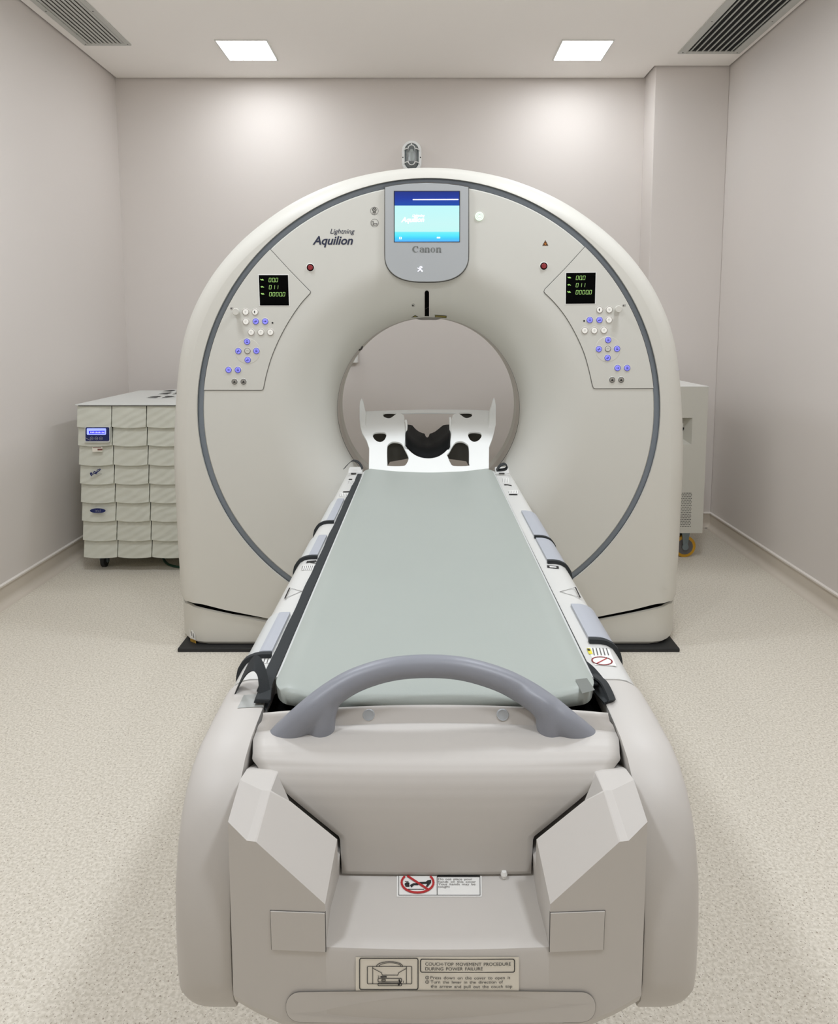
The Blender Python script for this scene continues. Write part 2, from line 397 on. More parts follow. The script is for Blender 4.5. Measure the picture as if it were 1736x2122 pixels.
# add the exact corner angles
cor = math.atan2(outl[-1][1], outl[-1][0]); ths += [cor % (2*PI)+(2*PI if cor % (2*PI) < PI/2 else 0)]
c2 = math.atan2(outl[-1][1], -outl[-1][0]); ths += [c2 % (2*PI)+(2*PI if c2 % (2*PI) < PI/2 else 0)]
ths = sorted(ths)
RO = [rout(t) for t in ths]
for _ in range(10):
    RO = [(.25*RO[i-1]+.5*RO[i]+.25*RO[(i+1) % len(RO)]) if math.sin(ths[i]) > -.45 else RO[i] for i in range(len(RO))]
def gp(r, th, y): return Vector((CX+r*math.cos(th), y, CZ+r*math.sin(th)))
rt_o, rt_i = .877, .8555
rings = []
def ylow(x, z):       # plan of the lower body: flat front with rounded corners
    xo = interp(z, zz_, xx_); q = (abs(x)-(xo-.10))/.10
    return GY-.004+(0 if q <= 0 else .158*(1-math.sqrt(max(0, 1-min(1, q)**2))))
side_pts = sorted([(z, -x) for x, z in outl if z < .1]); zz_ = [p[0] for p in side_pts]; xx_ = [p[1] for p in side_pts]
for j in range(16):
    ring_ = []
    for th, ro in zip(ths, RO):
        s_ = math.sin(th); bottom = 1 if ro*s_ < -.60 and abs(ro*math.cos(th)) < .93 else 0
        rin = rt_o*sq(th)
        ch = .004 if bottom else .085
        rc = max(rin, ro-ch); dy = .004 if bottom else (YO-GY)
        if j == 0: r, y = rin, GY+.006
        elif j == 1: r, y = rin, GY-.004
        elif j <= 6: r, y = rin+(.5, .72, .84, .91, .96)[j-2]*(rc-rin), GY-.004
        elif j <= 12:
            a = (j-7)/5*PI/2; r = rc+(ro-rc)*math.sin(a); y = GY-.004+dy*(1-math.cos(a))
        elif j == 13: r, y = ro-.002, YO+.12
        elif j == 14: r, y = ro-.02, 3.30
        else: r, y = ro-.09, 3.42
        if 2 <= j <= 12 and s_ < -.2:
            x_, z_ = r*math.cos(th), r*s_; yl_ = ylow(x_, z_); k_ = min(1, (-.2-s_)/.15); y = y*(1-k_)+yl_*k_
        ring_.append(gp(r, th, y))
    rings.append(ring_)
MB().loft(rings, caps=False).build('shell', M['shell'], gan, smooth=40)
# grey trim ring
rs = [(rt_o+.001, GY+.014), (rt_o, GY+.0085), (rt_o-.008, GY+.007), (rt_i+.006, GY+.007), (rt_i+.0005, GY+.008), (rt_i, GY+.014)]
TH = [2*PI*k/192 for k in range(192)]
MB().loft([[gp(r*sq(t), t, y) for t in TH] for r, y in rs], caps=False).build('trim_ring', M['trim'], gan, smooth=40)
# front cover with the flared funnel
def rr(r, th):
    k = max(0, min(1, (r-.6)/.25)); return r*(1+(sq(th)-1)*k)
prof = [(rt_i-.0005, GY+.014), (rt_i-.001, GY+.005), (rt_i-.0055, GY)]+[(.84-.24*i/6, GY) for i in range(1, 7)]
for i in range(1, 31):
    r = .60-(.60-RB)*(1-(1-i/30)**1.3); prof.append((r, Yg(r)))
prof.append((RB, 2.852))
MB().loft([[gp(rr(r, t), t, y) for t in TH] for r, y in prof], caps=False).build('front_cover', M['white'], gan, smooth=40)
# bore lining: dark seam, liner, window ring, rear flare
MB().loft([[gp(r, t, y) for t in TH] for r, y in ((RB+.001, 2.851), (RB+.004, 2.853), (RB+.004, 2.858), (RB, 2.860))], caps=False).build('bore_seam', M['ink'], gan)
bl = MB(); bl.loft([[gp(r, t, y) for t in TH] for r, y in ((RB, 2.860), (RB-.001, 2.95), (RB, 2.955))], caps=False)
bl.loft([[gp(r, t, y) for t in TH] for r, y in ((RB, 2.955), (RB+.0015, 2.96), (RB+.0015, 3.03), (RB, 3.035))], 1, caps=False)
bl.loft([[gp(r, t, y) for t in TH] for r, y in ((RB, 3.035), (RB+.012, 3.06), (RB+.05, 3.14), (RB+.13, 3.28), (RB+.22, 3.38), (RB+.36, 3.42))], caps=False)
bl.build('bore_liner', [M['bore'], M['shell']], gan)
bk = []
for j in range(2):
    bk.append([gp((RB+.36) if j == 0 else ro-.09, th, 3.42) for th, ro in zip(ths, RO)])
MB().loft(bk, caps=False).build('rear_cover', M['shell'], gan)
# inner frame seen in the seam and the base cover
def seamz(xr, d=0):   # height of the dark seam
    xs = sorted([(x, z) for x, z in [(-.96, seam[0][1]+.004)]+seam])
    return CZ+interp(-abs(xr), [q[0] for q in xs], [q[1] for q in xs])+d
plan = [(-.985, 3.38), (-.990, 2.86), (-.988, 2.80), (-.975, 2.745), (-.952, 2.70), (-.927, 2.667), (-.900, 2.645), (-.86, 2.635)]+[(-.86+.86*i/8, 2.635) for i in range(1, 8)]
plan = [(x*1.022, y) for x, y in plan]; plan = plan+[(0, 2.635)]+[(-x, y) for x, y in reversed(plan)]
MB().loft([[(CX+x*.994, y+.008, .032) for x, y in plan], [(CX+x*.994, y+.008, CZ-.55) for x, y in plan]]).build('inner_frame', M['black'], gan, smooth=0)
MB().loft([[(CX+x*.985, y+.006, .016) for x, y in plan], [(CX+x, y, .026) for x, y in plan], [(CX+x, y, seamz(x, -.021-.014*max(0, (abs(x)-.84)/.15))) for x, y in plan], [(CX+x*.992, y+.006, seamz(x, -.018-.014*max(0, (abs(x)-.84)/.15))) for x, y in plan]]).build('base_cover', M['shell'], gan, smooth=30)
MB().box((CX-.975, 2.600, 0), (CX+.975, 3.30, .0145)).build('base_plate', M['dark'], gan, smooth=0, bevel=.003)
# sticker on the base corner
st = MB()
pts = [(391, 1303), (401, 1307), (407, 1337), (394, 1330)]
def baseP(u, v, off=.002):
    Y = 2.64
    for _ in range(8):
        p = PYp(u, v, Y); Y = interp(p.x-CX, [-1.010, -.996, -.973, -.947, -.92, -.879], [2.80, 2.745, 2.70, 2.667, 2.645, 2.635])
    return PYp(u, v, Y-off)
st.poly([baseP(*p) for p in [(391, 1303), (400, 1306.5), (404.5, 1316), (405.5, 1327), (394, 1322.5)]])
st.poly([baseP(*p) for p in [(394, 1322.5), (405.5, 1327), (407, 1337.5), (394.5, 1331.5)]], 1)
st.stroke([baseP(396, 1309, .003), baseP(397.5, 1317, .003)], .003, mi=2); st.stroke([baseP(400, 1313, .003), baseP(401.5, 1321, .003)], .003, mi=2)
st.build('sticker', [M['paper'], M['ochre'], M['grey_ink']], gan, smooth=0, label='small white and ochre inspection sticker')

# display module at the top
def xz(pts, Y): return [PYp(u, v, Y) for u, v in pts]
YM = 2.620
bot = []
for k in range(0, 33):
    a = PI+PI*k/32; cxx, cyy = 884, 530
    bot.append((cxx+86.5*math.copysign(abs(math.cos(a))**.72, math.cos(a)), cyy+(-math.sin(a))**.9*54.5))
top = [(970.5, 388), (950, 384.2), (925, 381), (884, 378.8), (845, 380.8), (820, 383.8), (797.5, 388)]
ol = top+[(797.5, 520)]+bot[1:-1]+[(970.5, 520)]
def shrink(pts, d, c=(884, 480)):
    out = []
    for u, v in pts:
        dx, dy = u-c[0], v-c[1]; L = math.hypot(dx, dy); out.append((u-dx/L*d, v-dy/L*d))
    return out
md = MB()
md.loft([xz(shrink(ol, 0.3), YM+.13), xz(shrink(ol, .3), YM+.004), xz(shrink(ol, 1.2), YM)])
dm = md.build('display_module', M['bezel'], gan, smooth=25)
gv = MB(); gv.loft([xz(shrink(ol, -1.6), GY+.12), xz(shrink(ol, -1.6), GY-.0025), xz(shrink(ol, .4), GY-.0035)])
gv.build('module_gap', M['groove'], gan, smooth=0)
def scr_mat():
    m = bpy.data.materials.new('screen_picture'); m.use_nodes = True; nt = m.node_tree; b = nt.nodes['Principled BSDF']
    tc = nt.nodes.new('ShaderNodeTexCoord'); sp = nt.nodes.new('ShaderNodeSeparateXYZ'); nt.links.new(tc.outputs['Generated'], sp.inputs[0])
    r = nt.nodes.new('ShaderNodeValToRGB'); r.color_ramp.interpolation = 'LINEAR'; el = r.color_ramp.elements
    stops = [(0, (90, 175, 255)), (.06, (60, 205, 255)), (.12, (80, 232, 252)), (.19, (110, 240, 248)), (.205, (196, 248, 244)), (.35, (200, 247, 244)), (.72, (192, 248, 248)), (.722, (0, 74, 170)), (.85, (0, 50, 158)), (1, (0, 38, 128))]
    el[0].position = 0; el[0].color = (*lin([x/255 for x in stops[0][1]]), 1); el[1].position = 1; el[1].color = (*lin([x/255 for x in stops[-1][1]]), 1)
    for p, c in stops[1:-1]:
        e = el.new(p); e.color = (*lin([x/255 for x in c]), 1)
    nt.links.new(sp.outputs[2], r.inputs[0]); nt.links.new(r.outputs[0], b.inputs['Emission Color'])
    b.inputs['Emission Strength'].default_value = 1.0; b.inputs['Base Color'].default_value = (.02, .02, .03, 1); b.inputs['Roughness'].default_value = .35; b.inputs['Specular IOR Level'].default_value = .15
    return m
sc_c = [(817.5, 397), (951.5, 396.8), (951.5, 500.5), (817.5, 500.8)]
MB().prism(xz([(815.8, 395.4), (953, 395.4), (952.6, 502), (816, 502)], YM-.0008), (0, .004, 0)).build('screen_frame', M['dark'], dm, smooth=0)
s = MB(); s.prism(xz(sc_c, YM-.0016), (0, .001, 0))
scr = s.build('screen', scr_mat(), dm, smooth=0)
s = MB(); Ys = YM-.0022
wm = mat('screen_white', (240, 240, 245), .4, emit=(240, 238, 242), es=1.0)
s.poly(xz([(855, 412.8), (949.5, 412.4), (949.5, 414.4), (855, 414.6)], Ys)); s.build('screen_line', wm, scr, smooth=0)
MB().stroke(xz([(827.5, 491.5), (831.5, 491.5), (831.5, 495), (827.5, 495)], Ys), .0012, closed=True).build('screen_icon', wm, scr, smooth=0)
MB().poly(xz([(905, 491), (912, 491), (912, 494), (905, 494)], Ys)).build('screen_icon', wm, scr, smooth=0)
s = MB(); put_text(s, 'Aquilion', PYp(831, 460, Ys), PYp(879, 459.5, Ys), (0, 0, 1), shear=.3, bold=.03)
s.build('screen_lettering', wm, scr, smooth=0)
s = MB(); put_text(s, 'Lightning', PYp(854, 449, Ys), PYp(880, 449, Ys), (0, 0, 1), shear=.3, bold=.02)
s.build('screen_lettering', wm, scr, smooth=0)
# Canon lettering: drawn from thick and thin strokes
def canon(u0, u1, vt, vb, Y):
    mb = MB(); W = u1-u0; H = vb-vt
    def q(x, y): return PYp(u0+W*x, vb-H*y, Y)
    def crescent(cx, cy, rx, ry, ix, iy, dx, a0, a1, n=18):
        o_ = []; i_ = []
        for k in range(n+1):
            a = math.radians(a0+(a1-a0)*k/n)
            o_.append(q(cx+rx*math.cos(a), cy+ry*math.sin(a))); i_.append(q(cx+dx+ix*math.cos(a), cy+iy*math.sin(a)))
        for k in range(n): mb.poly([o_[k], o_[k+1], i_[k+1], i_[k]])
    crescent(.115, .5, .115, .5, .072, .43, .02, 48, 318)            # C
    mb.poly([q(.165, .98), q(.205, .88), q(.20, .62), q(.175, .66), q(.15, .86)])
    crescent(.315, .25, .062, .25, .03, .19, .012, 60, 300)          # a bowl
    mb.poly([q(.345, .0), q(.40, .0), q(.40, .55), q(.345, .55)]); crescent(.325, .55, .075, .22, .025, .13, .0, 0, 165)
    for x in (.43, .82):                                                # n
        mb.poly([q(x, 0), q(x+.055, 0), q(x+.055, .74), q(x, .78)]); mb.poly([q(x-.012, 0), q(x+.067, 0), q(x+.067, .05), q(x-.012, .05)])
        mb.poly([q(x+.10, 0), q(x+.155, 0), q(x+.155, .58), q(x+.10, .58)]); mb.poly([q(x+.09, 0), q(x+.167, 0), q(x+.167, .05), q(x+.09, .05)])
        crescent(x+.095, .56, .06, .22, .012, .10, .0, 0, 150)
    crescent(.70, .38, .078, .39, .034, .33, 0, 0, 360, 28)         # o
    return mb
canon(854, 915, 510, 523, YM-.0008).build('lettering', M['silver'], dm, smooth=0, label='silver grey maker lettering')
wl = mat('white_glow_icon', (240, 240, 255), .5, emit=(235, 235, 255), es=1.1)
ic = MB(); Yi = YM-.0008
for pl in ([(865.5, 555.5), (870, 558), (875, 561.5)], [(866, 562), (870.5, 558.5), (873, 553.5)], [(871, 557.5), (874.5, 562.5)]):
    ic.stroke(xz(pl, Yi), .0026)
ic.tube([PYp(872+2.6*math.cos(a), 555.0+2.6*math.sin(a), Yi-.0005) for a in [PI*.9+PI*1.1*k/8 for k in range(9)]], .0012, n=6)
ic.build('lit_icon', wl, dm, smooth=0, label='small glowing white person icon')

# lettering on the left shoulder
t = MB(); d = .0008
put_text(t, 'Aquilion', onG(647.5, 506.5, d), onG(731.5, 506.5, d), (0, 0, 1), bold=.024, shear=.28)
t.build('lettering', M['lettering'], gan, smooth=0, label='navy slanted model lettering')
t = MB(); put_text(t, 'Lightning', onG(684, 484, d), onG(735, 484, d), (0, 0, 1), bold=.006, shear=.28)
t.build('lettering', M['lettering'], gan, smooth=0, label='small navy slanted lettering above the larger word')
# round pictograms
def circ_px(u, v, r, n=28, off=.0008, fn=onG): return [fn(u+r*math.cos(2*PI*k/n), v+r*math.sin(2*PI*k/n), off) for k in range(n)]
t = MB(); t.stroke(circ_px(775.5, 437, 8), .0011, closed=True); t.stroke(circ_px(775.5, 434.6, 3.6), .0022, closed=True)
for pl in ([(773, 439), (772.5, 443.5)], [(778, 439), (778.8, 443.5)], [(775.6, 440), (775.6, 444.5)], [(772.5, 440.5), (778.5, 440.5)], [(774, 433), (777, 436)], [(777, 433), (774, 436)]):
    t.stroke([onG(*p, .0008) for p in pl], .0016)
t.build('pictogram', M['grey_ink'], gan, smooth=0, label='round radiation emitter pictogram')
t = MB(); t.stroke(circ_px(776, 462, 8), .0011, closed=True)
t.stroke([onG(*p, .0008) for p in [(770.5, 459), (773.6, 459), (773.6, 466.5), (770.5, 466.5)]], .0016, closed=True)
t.stroke([onG(*p, .0008) for p in [(774, 463.2), (781, 463.2), (781, 466.5), (774, 466.5)]], .0018, closed=True)
t.build('pictogram', M['grey_ink'], gan, smooth=0, label='round couch pictogram')
# green ring lamp
t = MB(); c = onG(993, 448.5)
t.cyl((c.x, GY-.004, c.z), 8.5*GY/F*1.0, .01, bev=.0015); t.stroke([Vector((c.x+.011*math.cos(2*PI*k/24), GY-.0045, c.z+.011*math.sin(2*PI*k/24))) for k in range(24)], .001, closed=True, mi=1)
t.stroke([Vector((c.x+.0065*math.cos(2*PI*k/24), GY-.0045, c.z+.0065*math.sin(2*PI*k/24))) for k in range(24)], .001, closed=True, mi=1)
t.build('indicator_lamp', [M['lamp_green'], M['btn_grey']], gan, label='pale green glowing ring lamp')
# emergency buttons
for u, v in ((643, 554.5), (1126.5, 551.5)):
    c = onG(u, v); b = MB().cyl((c.x, GY-.002, c.z), .0155, .01, mi=1, bev=.001)
    b.cyl((c.x, GY-.0022, c.z), .0135, .01); b.cyl((c.x, GY-.006, c.z), .0098, .008, mi=2, bev=.002)
    b.stroke([Vector((c.x+.006*math.cos(2*PI*k/16), GY-.0064, c.z+.006*math.sin(2*PI*k/16))) for k in range(16)], .001, closed=True, mi=3); b.stroke([Vector((c.x, GY-.0064, c.z-.004)), Vector((c.x, GY-.0064, c.z+.004))], .0014, mi=3)
    b.build('emergency_button', [M['black'], M['paper'], M['red'], mat('red_icon', (190, 90, 100), .5)], gan, label='dark red emergency stop button')
# radiation triangle
t = MB(); tr = [(1123.5, 509), (1136, 509), (1129.7, 497.5)]
t.poly([onG(*p, .0008) for p in tr], 1)
t.poly([onG(*p, .0012) for p in [(1125.4, 508), (1134.1, 508), (1129.7, 499.8)]], 0)
for uu, vv in ((1129.7, 503), (1127.6, 506.3), (1131.8, 506.3)): t.poly(circ_px(uu, vv, 1.2, 8, .0016), 1)
t.build('warning_label', [M['orange'], M['ink']], gan, smooth=0, label='small orange radiation triangle')
# laser slot in the funnel
sl = []
for u, v in [(880, 655.5), (888.8, 655.5), (889, 607), (888, 603.5), (884.3, 602), (880.6, 603.5), (879.6, 607)]: sl.append((u, v))
t = MB(); N_ = 44
def slot(du, off, mi):
    rows = []
    for i in range(N_+1):
        v = 602+(655.5-602)*i/N_; hw_ = (4.6+du) if v > 607 else (4.6+du)*math.sqrt(max(.05, 1-((607-v)/5)**2))
        rows.append([onG(884.3-hw_, v, off), onG(884.3, v, off), onG(884.3+hw_, v, off)])
    t.grid(rows, mi)
slot(1.0, .0008, 1); slot(0, .0016, 0)
t.poly([onG(*p, .0024) for p in [(881, 640), (888, 636), (888, 654), (881, 654)]], 2)
t.build('laser_slot', [M['black'], M['cap'], mat('slot_glass', (42, 44, 40), .15)], gan)
t = MB(); t.poly(circ_px(855.5, 633, 1.7, 10, .001)); t.stroke(circ_px(856, 632.6, 3.2, 12, .0008), .0006, closed=True)
t.build('microphone_hole', M['ink'], gan, smooth=0)
t = MB(); t.poly([onG(*p, .001) for p in [(900.5, 652.5), (925.5, 654.5), (925, 659.5), (900.5, 657.5)]], 1)
t.poly([onG(*p, .0014) for p in [(901.5, 653.6), (924.7, 655.4), (924.3, 658.6), (901.5, 656.8)]], 0)
t.build('warning_label', [M['dull_yellow'], M['ink']], gan, smooth=0, label='narrow olive yellow warning label')
t = MB(); t.poly([onG(*p, .001) for p in [(851.5, 658), (867.5, 656.8), (860, 653)]], 0)
t.poly([onG(*p, .0014) for p in [(855, 657), (864.5, 656.2), (860, 654.4)]], 1)
t.build('warning_label', [M['ink'], M['dull_yellow']], gan, smooth=0, label='small black warning triangle')
# grey sensor on the bore's upper rim and small dark clip
t = MB()
rows = []
for i in range(13):
    th = PI/2+(i-6)/6*.135; k = 1-abs((i-6)/6)**4
    rows.append([gp(RB-.001, th, 2.862), gp(RB-.0085*k-.001, th, 2.866), gp(RB-.0085*k-.001, th, 2.93), gp(RB-.001, th, 2.94)])
t.grid(rows); t.build('bore_camera', mat('sensor_grey', (150, 146, 140), .4), gan)
th = math.radians(138)
MB().tube([gp(RB-.001, th+.03, 2.862), gp(RB-.006, th, 2.864), gp(RB-.002, th-.03, 2.862)], .0035, n=8).build('rim_clip', M['grey_ink'], gan)

# control panels: everything measured on one side and mirrored
def control_panel(side, label):
    if side < 0:
        outer = [(560, 517.5), (600, 561), (640, 602), (643, 604.5), (641.5, 608), (622, 630), (600, 662), (580, 698), (563, 737), (552, 773), (545.5, 803), (544, 807.5), (540, 808), (427.5, 808.5)]
        disp = [(536, 570), (596.5, 570), (598.5, 633), (538.5, 633)]
        dots = (564.5, 669); knob = (488, 646); kicon = (480, 639)
        B = [(509, 646.5, 'w'), (528.5, 646.5, 'p'), (509.5, 666.5, 'w'), (530, 666, 'b'), (549.5, 666, 'b'),
             (520.5, 688.5, 'w'), (540.5, 688.5, 'w'), (560.3, 688.5, 'w'),
             (512, 708, 'b'), (494, 727.5, 'b'), (512.8, 727.2, 'r'), (531.3, 727.2, 'b'), (513.3, 745.8, 'b'), (473.7, 766.5, 'b'), (493, 766.5, 'b'), (486, 790.7, 'g'), (504.7, 790.7, 'g')]
        dish = (512.8, 727.5)
    else:
        outer = [(1211, 513), (1172, 556), (1129, 600), (1127.5, 604), (1129, 607), (1150, 628), (1172, 656), (1193, 692), (1210, 730), (1220, 764), (1228, 799), (1230, 804), (1234, 805), (1349, 805)]
        disp = [(1173, 565.5), (1234, 565), (1232.5, 629), (1172, 629.5)]
        dots = (1210, 665); knob = (1282, 640.5); kicon = (1293, 633)
        B = [(1242, 642, 'p'), (1262, 642, 'w'), (1221.5, 663, 'b'), (1241.7, 663, 'b'), (1261.5, 663, 'w'),
             (1211.3, 685, 'w'), (1231, 685, 'w'), (1251, 684.5, 'w'),
             (1259.6, 704.5, 'b'), (1240.3, 723.5, 'b'), (1259, 722.8, 'r'), (1278, 722.8, 'b'), (1258.5, 741.5, 'b'), (1279, 762.5, 'b'), (1299, 762.5, 'b'), (1268, 787, 'g'), (1286.5, 787, 'g')]
        dish = (1259, 723.5)
    Yp = GY-.0025
    cut = [PYp(u, v, Yp) for u, v in outer]
    # follow the trim circle from the lower corner back to the apex
    a0 = math.atan2(cut[-1].z-CZ, cut[-1].x-CX); a1 = math.atan2(cut[0].z-CZ, cut[0].x-CX)
    if side < 0 and a0 < 0: a0 += 2*PI
    arc = [gp((rt_i-.002)*sq(a0+(a1-a0)*k/24), a0+(a1-a0)*k/24, Yp) for k in range(25)]
    k0 = 3
    curve = smooth_path(cut[k0+1:-3], 5)
    pts = [arc[-1]]+cut[1:k0+1]+curve+cut[-3:-1]+arc[:-1]
    cen = Vector((sum(p.x for p in pts)/len(pts), Yp, sum(p.z for p in pts)/len(pts)))
    def off2(dd, y):
        out = []
        n = len(pts)
        for i, p in enumerate(pts):
            e = (pts[(i+1) % n]-pts[i-1]); nn = Vector((-e.z, 0, e.x)).normalized()
            if nn.dot(p-cen) < 0: nn = -nn
            q = p+nn*dd; q.y = y; out.append(q)
        return out
    MB().poly(off2(.0022, GY-.0012)).build('panel_gap', M['groove'], gan, smooth=0)
    mb = MB(); mb.loft([off2(0, GY), off2(0, Yp+.0005), off2(-.0008, Yp)])
    cp = mb.build('control_panel', M['white'], gan, smooth=0, label=label)
    # display
    dp = MB(); dp.prism([PYp(u+(-1.8 if i in (0, 3) else 1.8), v+(-1.6 if i < 2 else 1.8), Yp-.0008) for i, (u, v) in enumerate(disp)], (0, .002, 0), 1)
    dp.prism([PYp(u, v, Yp-.0014) for u, v in disp], (0, .001, 0), 0)
    Yd = Yp-.002; D = [PYp(u, v, Yd) for u, v in disp]
    def dq(x, y): a = D[0].lerp(D[1], x); b_ = D[3].lerp(D[2], x); return a.lerp(b_, y)
    seg = {'0': 'abcdef', '1': 'bc'}
    def digit(ch, x, y, wd, h):
        sl = .018; P = {'tl': (x+sl, y), 'tr': (x+wd+sl, y), 'ml': (x+sl/2, y+h/2), 'mr': (x+wd+sl/2, y+h/2), 'bl': (x, y+h), 'br': (x+wd, y+h)}
        S_ = {'a': ('tl', 'tr'), 'b': ('tr', 'mr'), 'c': ('mr', 'br'), 'd': ('bl', 'br'), 'e': ('ml', 'bl'), 'f': ('tl', 'ml')}
        for c_ in seg[ch]:
            p, q_ = P[S_[c_][0]], P[S_[c_][1]]; p = Vector(p); q_ = Vector(q_); e = (q_-p)*.08
            dp.stroke([dq(*(p+e)), dq(*(q_-e))], 0.0012, mi=2)
    for row, y in (('00.0', .10), ('011', .335), ('0000.0', .565)):
        x = .335
        for ch in row:
            if ch == '.':
                c_ = dq(x-.035, y+.125); dp.stroke([c_-Vector((.0008, 0, 0)), c_+Vector((.0008, 0, 0))], .0018, mi=2)
            else: digit(ch, x, y, .07, .125); x += .115
    for y, k in ((.155, 0), (.39, 1), (.62, 2)):
        for j in range(3):
            x = .06+.03*j; dp.stroke([dq(x, y-.02+.012*((j+k) % 2)), dq(x+.035, y+.01-.015*((j*k) % 2))], .0024, mi=2)
        dp.stroke([dq(.06, y), dq(.15, y)], .0012, mi=2)
    dp.build('display', [M['black'], M['paper'], M['green']], cp, smooth=0)
    # dish around the cross of buttons
    c = PYp(*dish, Yp)
    MB().cyl((c.x, Yp-.0006, c.z), .0475, .002, n=48, bev=.0006).build('button_dish', M['shell'], cp)
    for i, (u, v, kd) in enumerate(B):
        c = PYp(u, v, Yp); b = MB()
        r = {'w': .0125, 'p': .0125, 'b': .0118, 'r': .0115, 'g': .0110}[kd]
        b.cyl((c.x, Yp-.0014, c.z), r+.0012, .003, mi=1, bev=.0005)
        b.cyl((c.x, Yp-.0022, c.z), r+.0002, .003, mi=3, bev=.0005)
        b.cyl((c.x, Yp-.0030, c.z), r-.0018, .003, mi=0, bev=.0008)
        yy = Yp-.0034; q = lambda x, z: Vector((c.x+x, yy, c.z+z))
        if kd == 'b':
            k = i % 3
            if k == 0: b.stroke([q(-.005, -.001), q(.005, -.001)], .0016, mi=2); b.poly([q(-.001, .001), q(.004, .001), q(.0015, .005)], 2); b.poly([q(-.004, -.005), q(-.001, -.005), q(-.001, -.002), q(-.004, -.002)], 2)
            elif k == 1: b.stroke([q(-.005, 0), q(.001, 0)], .0018, mi=2); b.poly([q(.001, -.004), q(.005, 0), q(.001, .004)], 2)
            else: b.poly([q(-.005, .002), q(.005, .002), q(.003, .004), q(-.003, .004)], 2); b.poly([q(-.005, -.004), q(.005, -.004), q(.004, -.0015), q(-.003, -.0015)], 2)
            ms = [M['btn_blue'], M['paper'], M['btn_ink'], mat('violet_rim', (70, 72, 150), .5)] if 'vr' not in M else [M['btn_blue'], M['paper'], M['btn_ink'], M['vr']]
            M['vr'] = ms[3]
        elif kd in 'wp':
            if kd == 'p': b.poly([q(-.0015, .006), q(.001, 0), q(-.0015, -.006), q(-.004, 0)], 2)
            else: b.stroke([q(.003*math.cos(a_), .003*math.sin(a_)) for a_ in (.3, 1.0, 1.8, 2.6, 3.4)], .0006, mi=2); b.poly([q(-.001, -.003), q(.001, -.003), q(.0, -.001)], 2)
            ms = [M['btn_white'], M['cap'], M['ink'], M['btn_grey']]
        elif kd == 'r':
            b.stroke([q(-.005, 0), q(-.001, .002), q(.005, 0)], .0007, mi=2); ms = [M['white'], M['cap'], M['grey_ink'], M['groove']]
        else:
            b.poly([q(-.005, -.004), q(.005, -.004), q(.002, .001), q(0, .004), q(-.002, .001)], 2); ms = [M['btn_grey'], M['paper'], M['ink'], M['groove']]
        b.build('button', ms, cp)
    c = PYp(*knob, Yp-.022)
    MB().loft([[Vector((c.x+r*math.cos(2*PI*k/24), y, c.z+r*math.sin(2*PI*k/24))) for k in range(24)] for r, y in ((.0085, Yp), (.0085, Yp-.016), (.0128, Yp-.0165), (.0132, Yp-.021), (.0115, Yp-.0235))]).build('knob', M['btn_grey'] if 0 else M['shell'], cp)
    c = PYp(*kicon, Yp-.001); MB().box((c.x-.005, Yp-.001, c.z-.003), (c.x+.001, Yp, c.z+.003)).stroke([c+Vector((.002, 0, .003)), c+Vector((.005, 0, .003)), c+Vector((.005, 0, -.003)), c+Vector((.002, 0, -.003))], .0008).build('knob_mark', M['grey_ink'], cp, smooth=0)
    c = PYp(*dots, Yp); MB().cyl((c.x, Yp-.001, c.z), .0033, .002).build('sensor_dot', M['ink'], cp)
control_panel(-1, 'left control panel of lit buttons under a green digit display')
control_panel(1, 'right control panel of lit buttons under a green digit display')

# ------------------------------------------------------------------ patient couch
cou = root('patient_couch', 'long white scanner couch with grey arched handle at its foot end', 'patient table', (CX, 1.7, 0))
ZR = CAMZ-.538            # height of the rail tops
HI, HO = .247, .318
def bow(xr): return .012*(xr/.243)**2
# side covers: profile in Y, Z extruded outwards with a rounded outer edge
sp_ = [(1.03, -.540), (.95, -.540), (.885, -.543), (.85, -.552), (.82, -.570), (.797, -.594), (.780, -.625), (.768, -.665), (.763, -.71), (.763, -.78), (.768, -.812), (.782, -.834), (.81, -.843), (2.46, -.843), (2.50, -.79), (2.50, -.612), (1.03, -.612)]
def inset(pts, d):
    out = []; n = len(pts); area = sum(pts[i][0]*pts[(i+1) % n][1]-pts[(i+1) % n][0]*pts[i][1] for i in range(n)); sg = 1 if area > 0 else -1
    for i in range(n):
        p0, p, p1 = Vector(pts[i-1]), Vector(pts[i]), Vector(pts[(i+1) % n])
        n0 = Vector((-(p-p0).y, (p-p0).x)).normalized()*sg; n1 = Vector((-(p1-p).y, (p1-p).x)).normalized()*sg
        m = (n0+n1); m = m/(m.length_squared or 1)*2*1.0 if m.length_squared > .3 else m
        out.append(p+(m/2 if False else m*.5*1.0)*d*1.0 if m.length < 3 else p+n1*d)
    return out
def dens(pts, mx=.12):
    out = []
    for i, p in enumerate(pts):
        q = pts[(i+1) % len(pts)]; L = math.hypot(q[0]-p[0], q[1]-p[1]); k = max(1, int(L/mx))
        for j in range(k): out.append((p[0]+(q[0]-p[0])*j/k, p[1]+(q[1]-p[1])*j/k))
    return out
spd = dens(sp_, .2)
for s_ in (-1, 1):
    rings = []
    R = .040
    rings.append([(CX+s_*HI, y, CAMZ+z) for y, z in inset(spd, .002)])
    rings.append([(CX+s_*(HI+.002), y, CAMZ+z) for y, z in spd])
    for k in range(0, 8):
        a = k/7*PI/2
        xx = HO-R+R*math.sin(a); dd = R*(1-math.cos(a))
        rings.append([(CX+s_*xx, y, CAMZ+z) for y, z in inset(spd, dd)])
    MB().loft(rings).build('side_cover', M['couch'], cou, smooth=35)
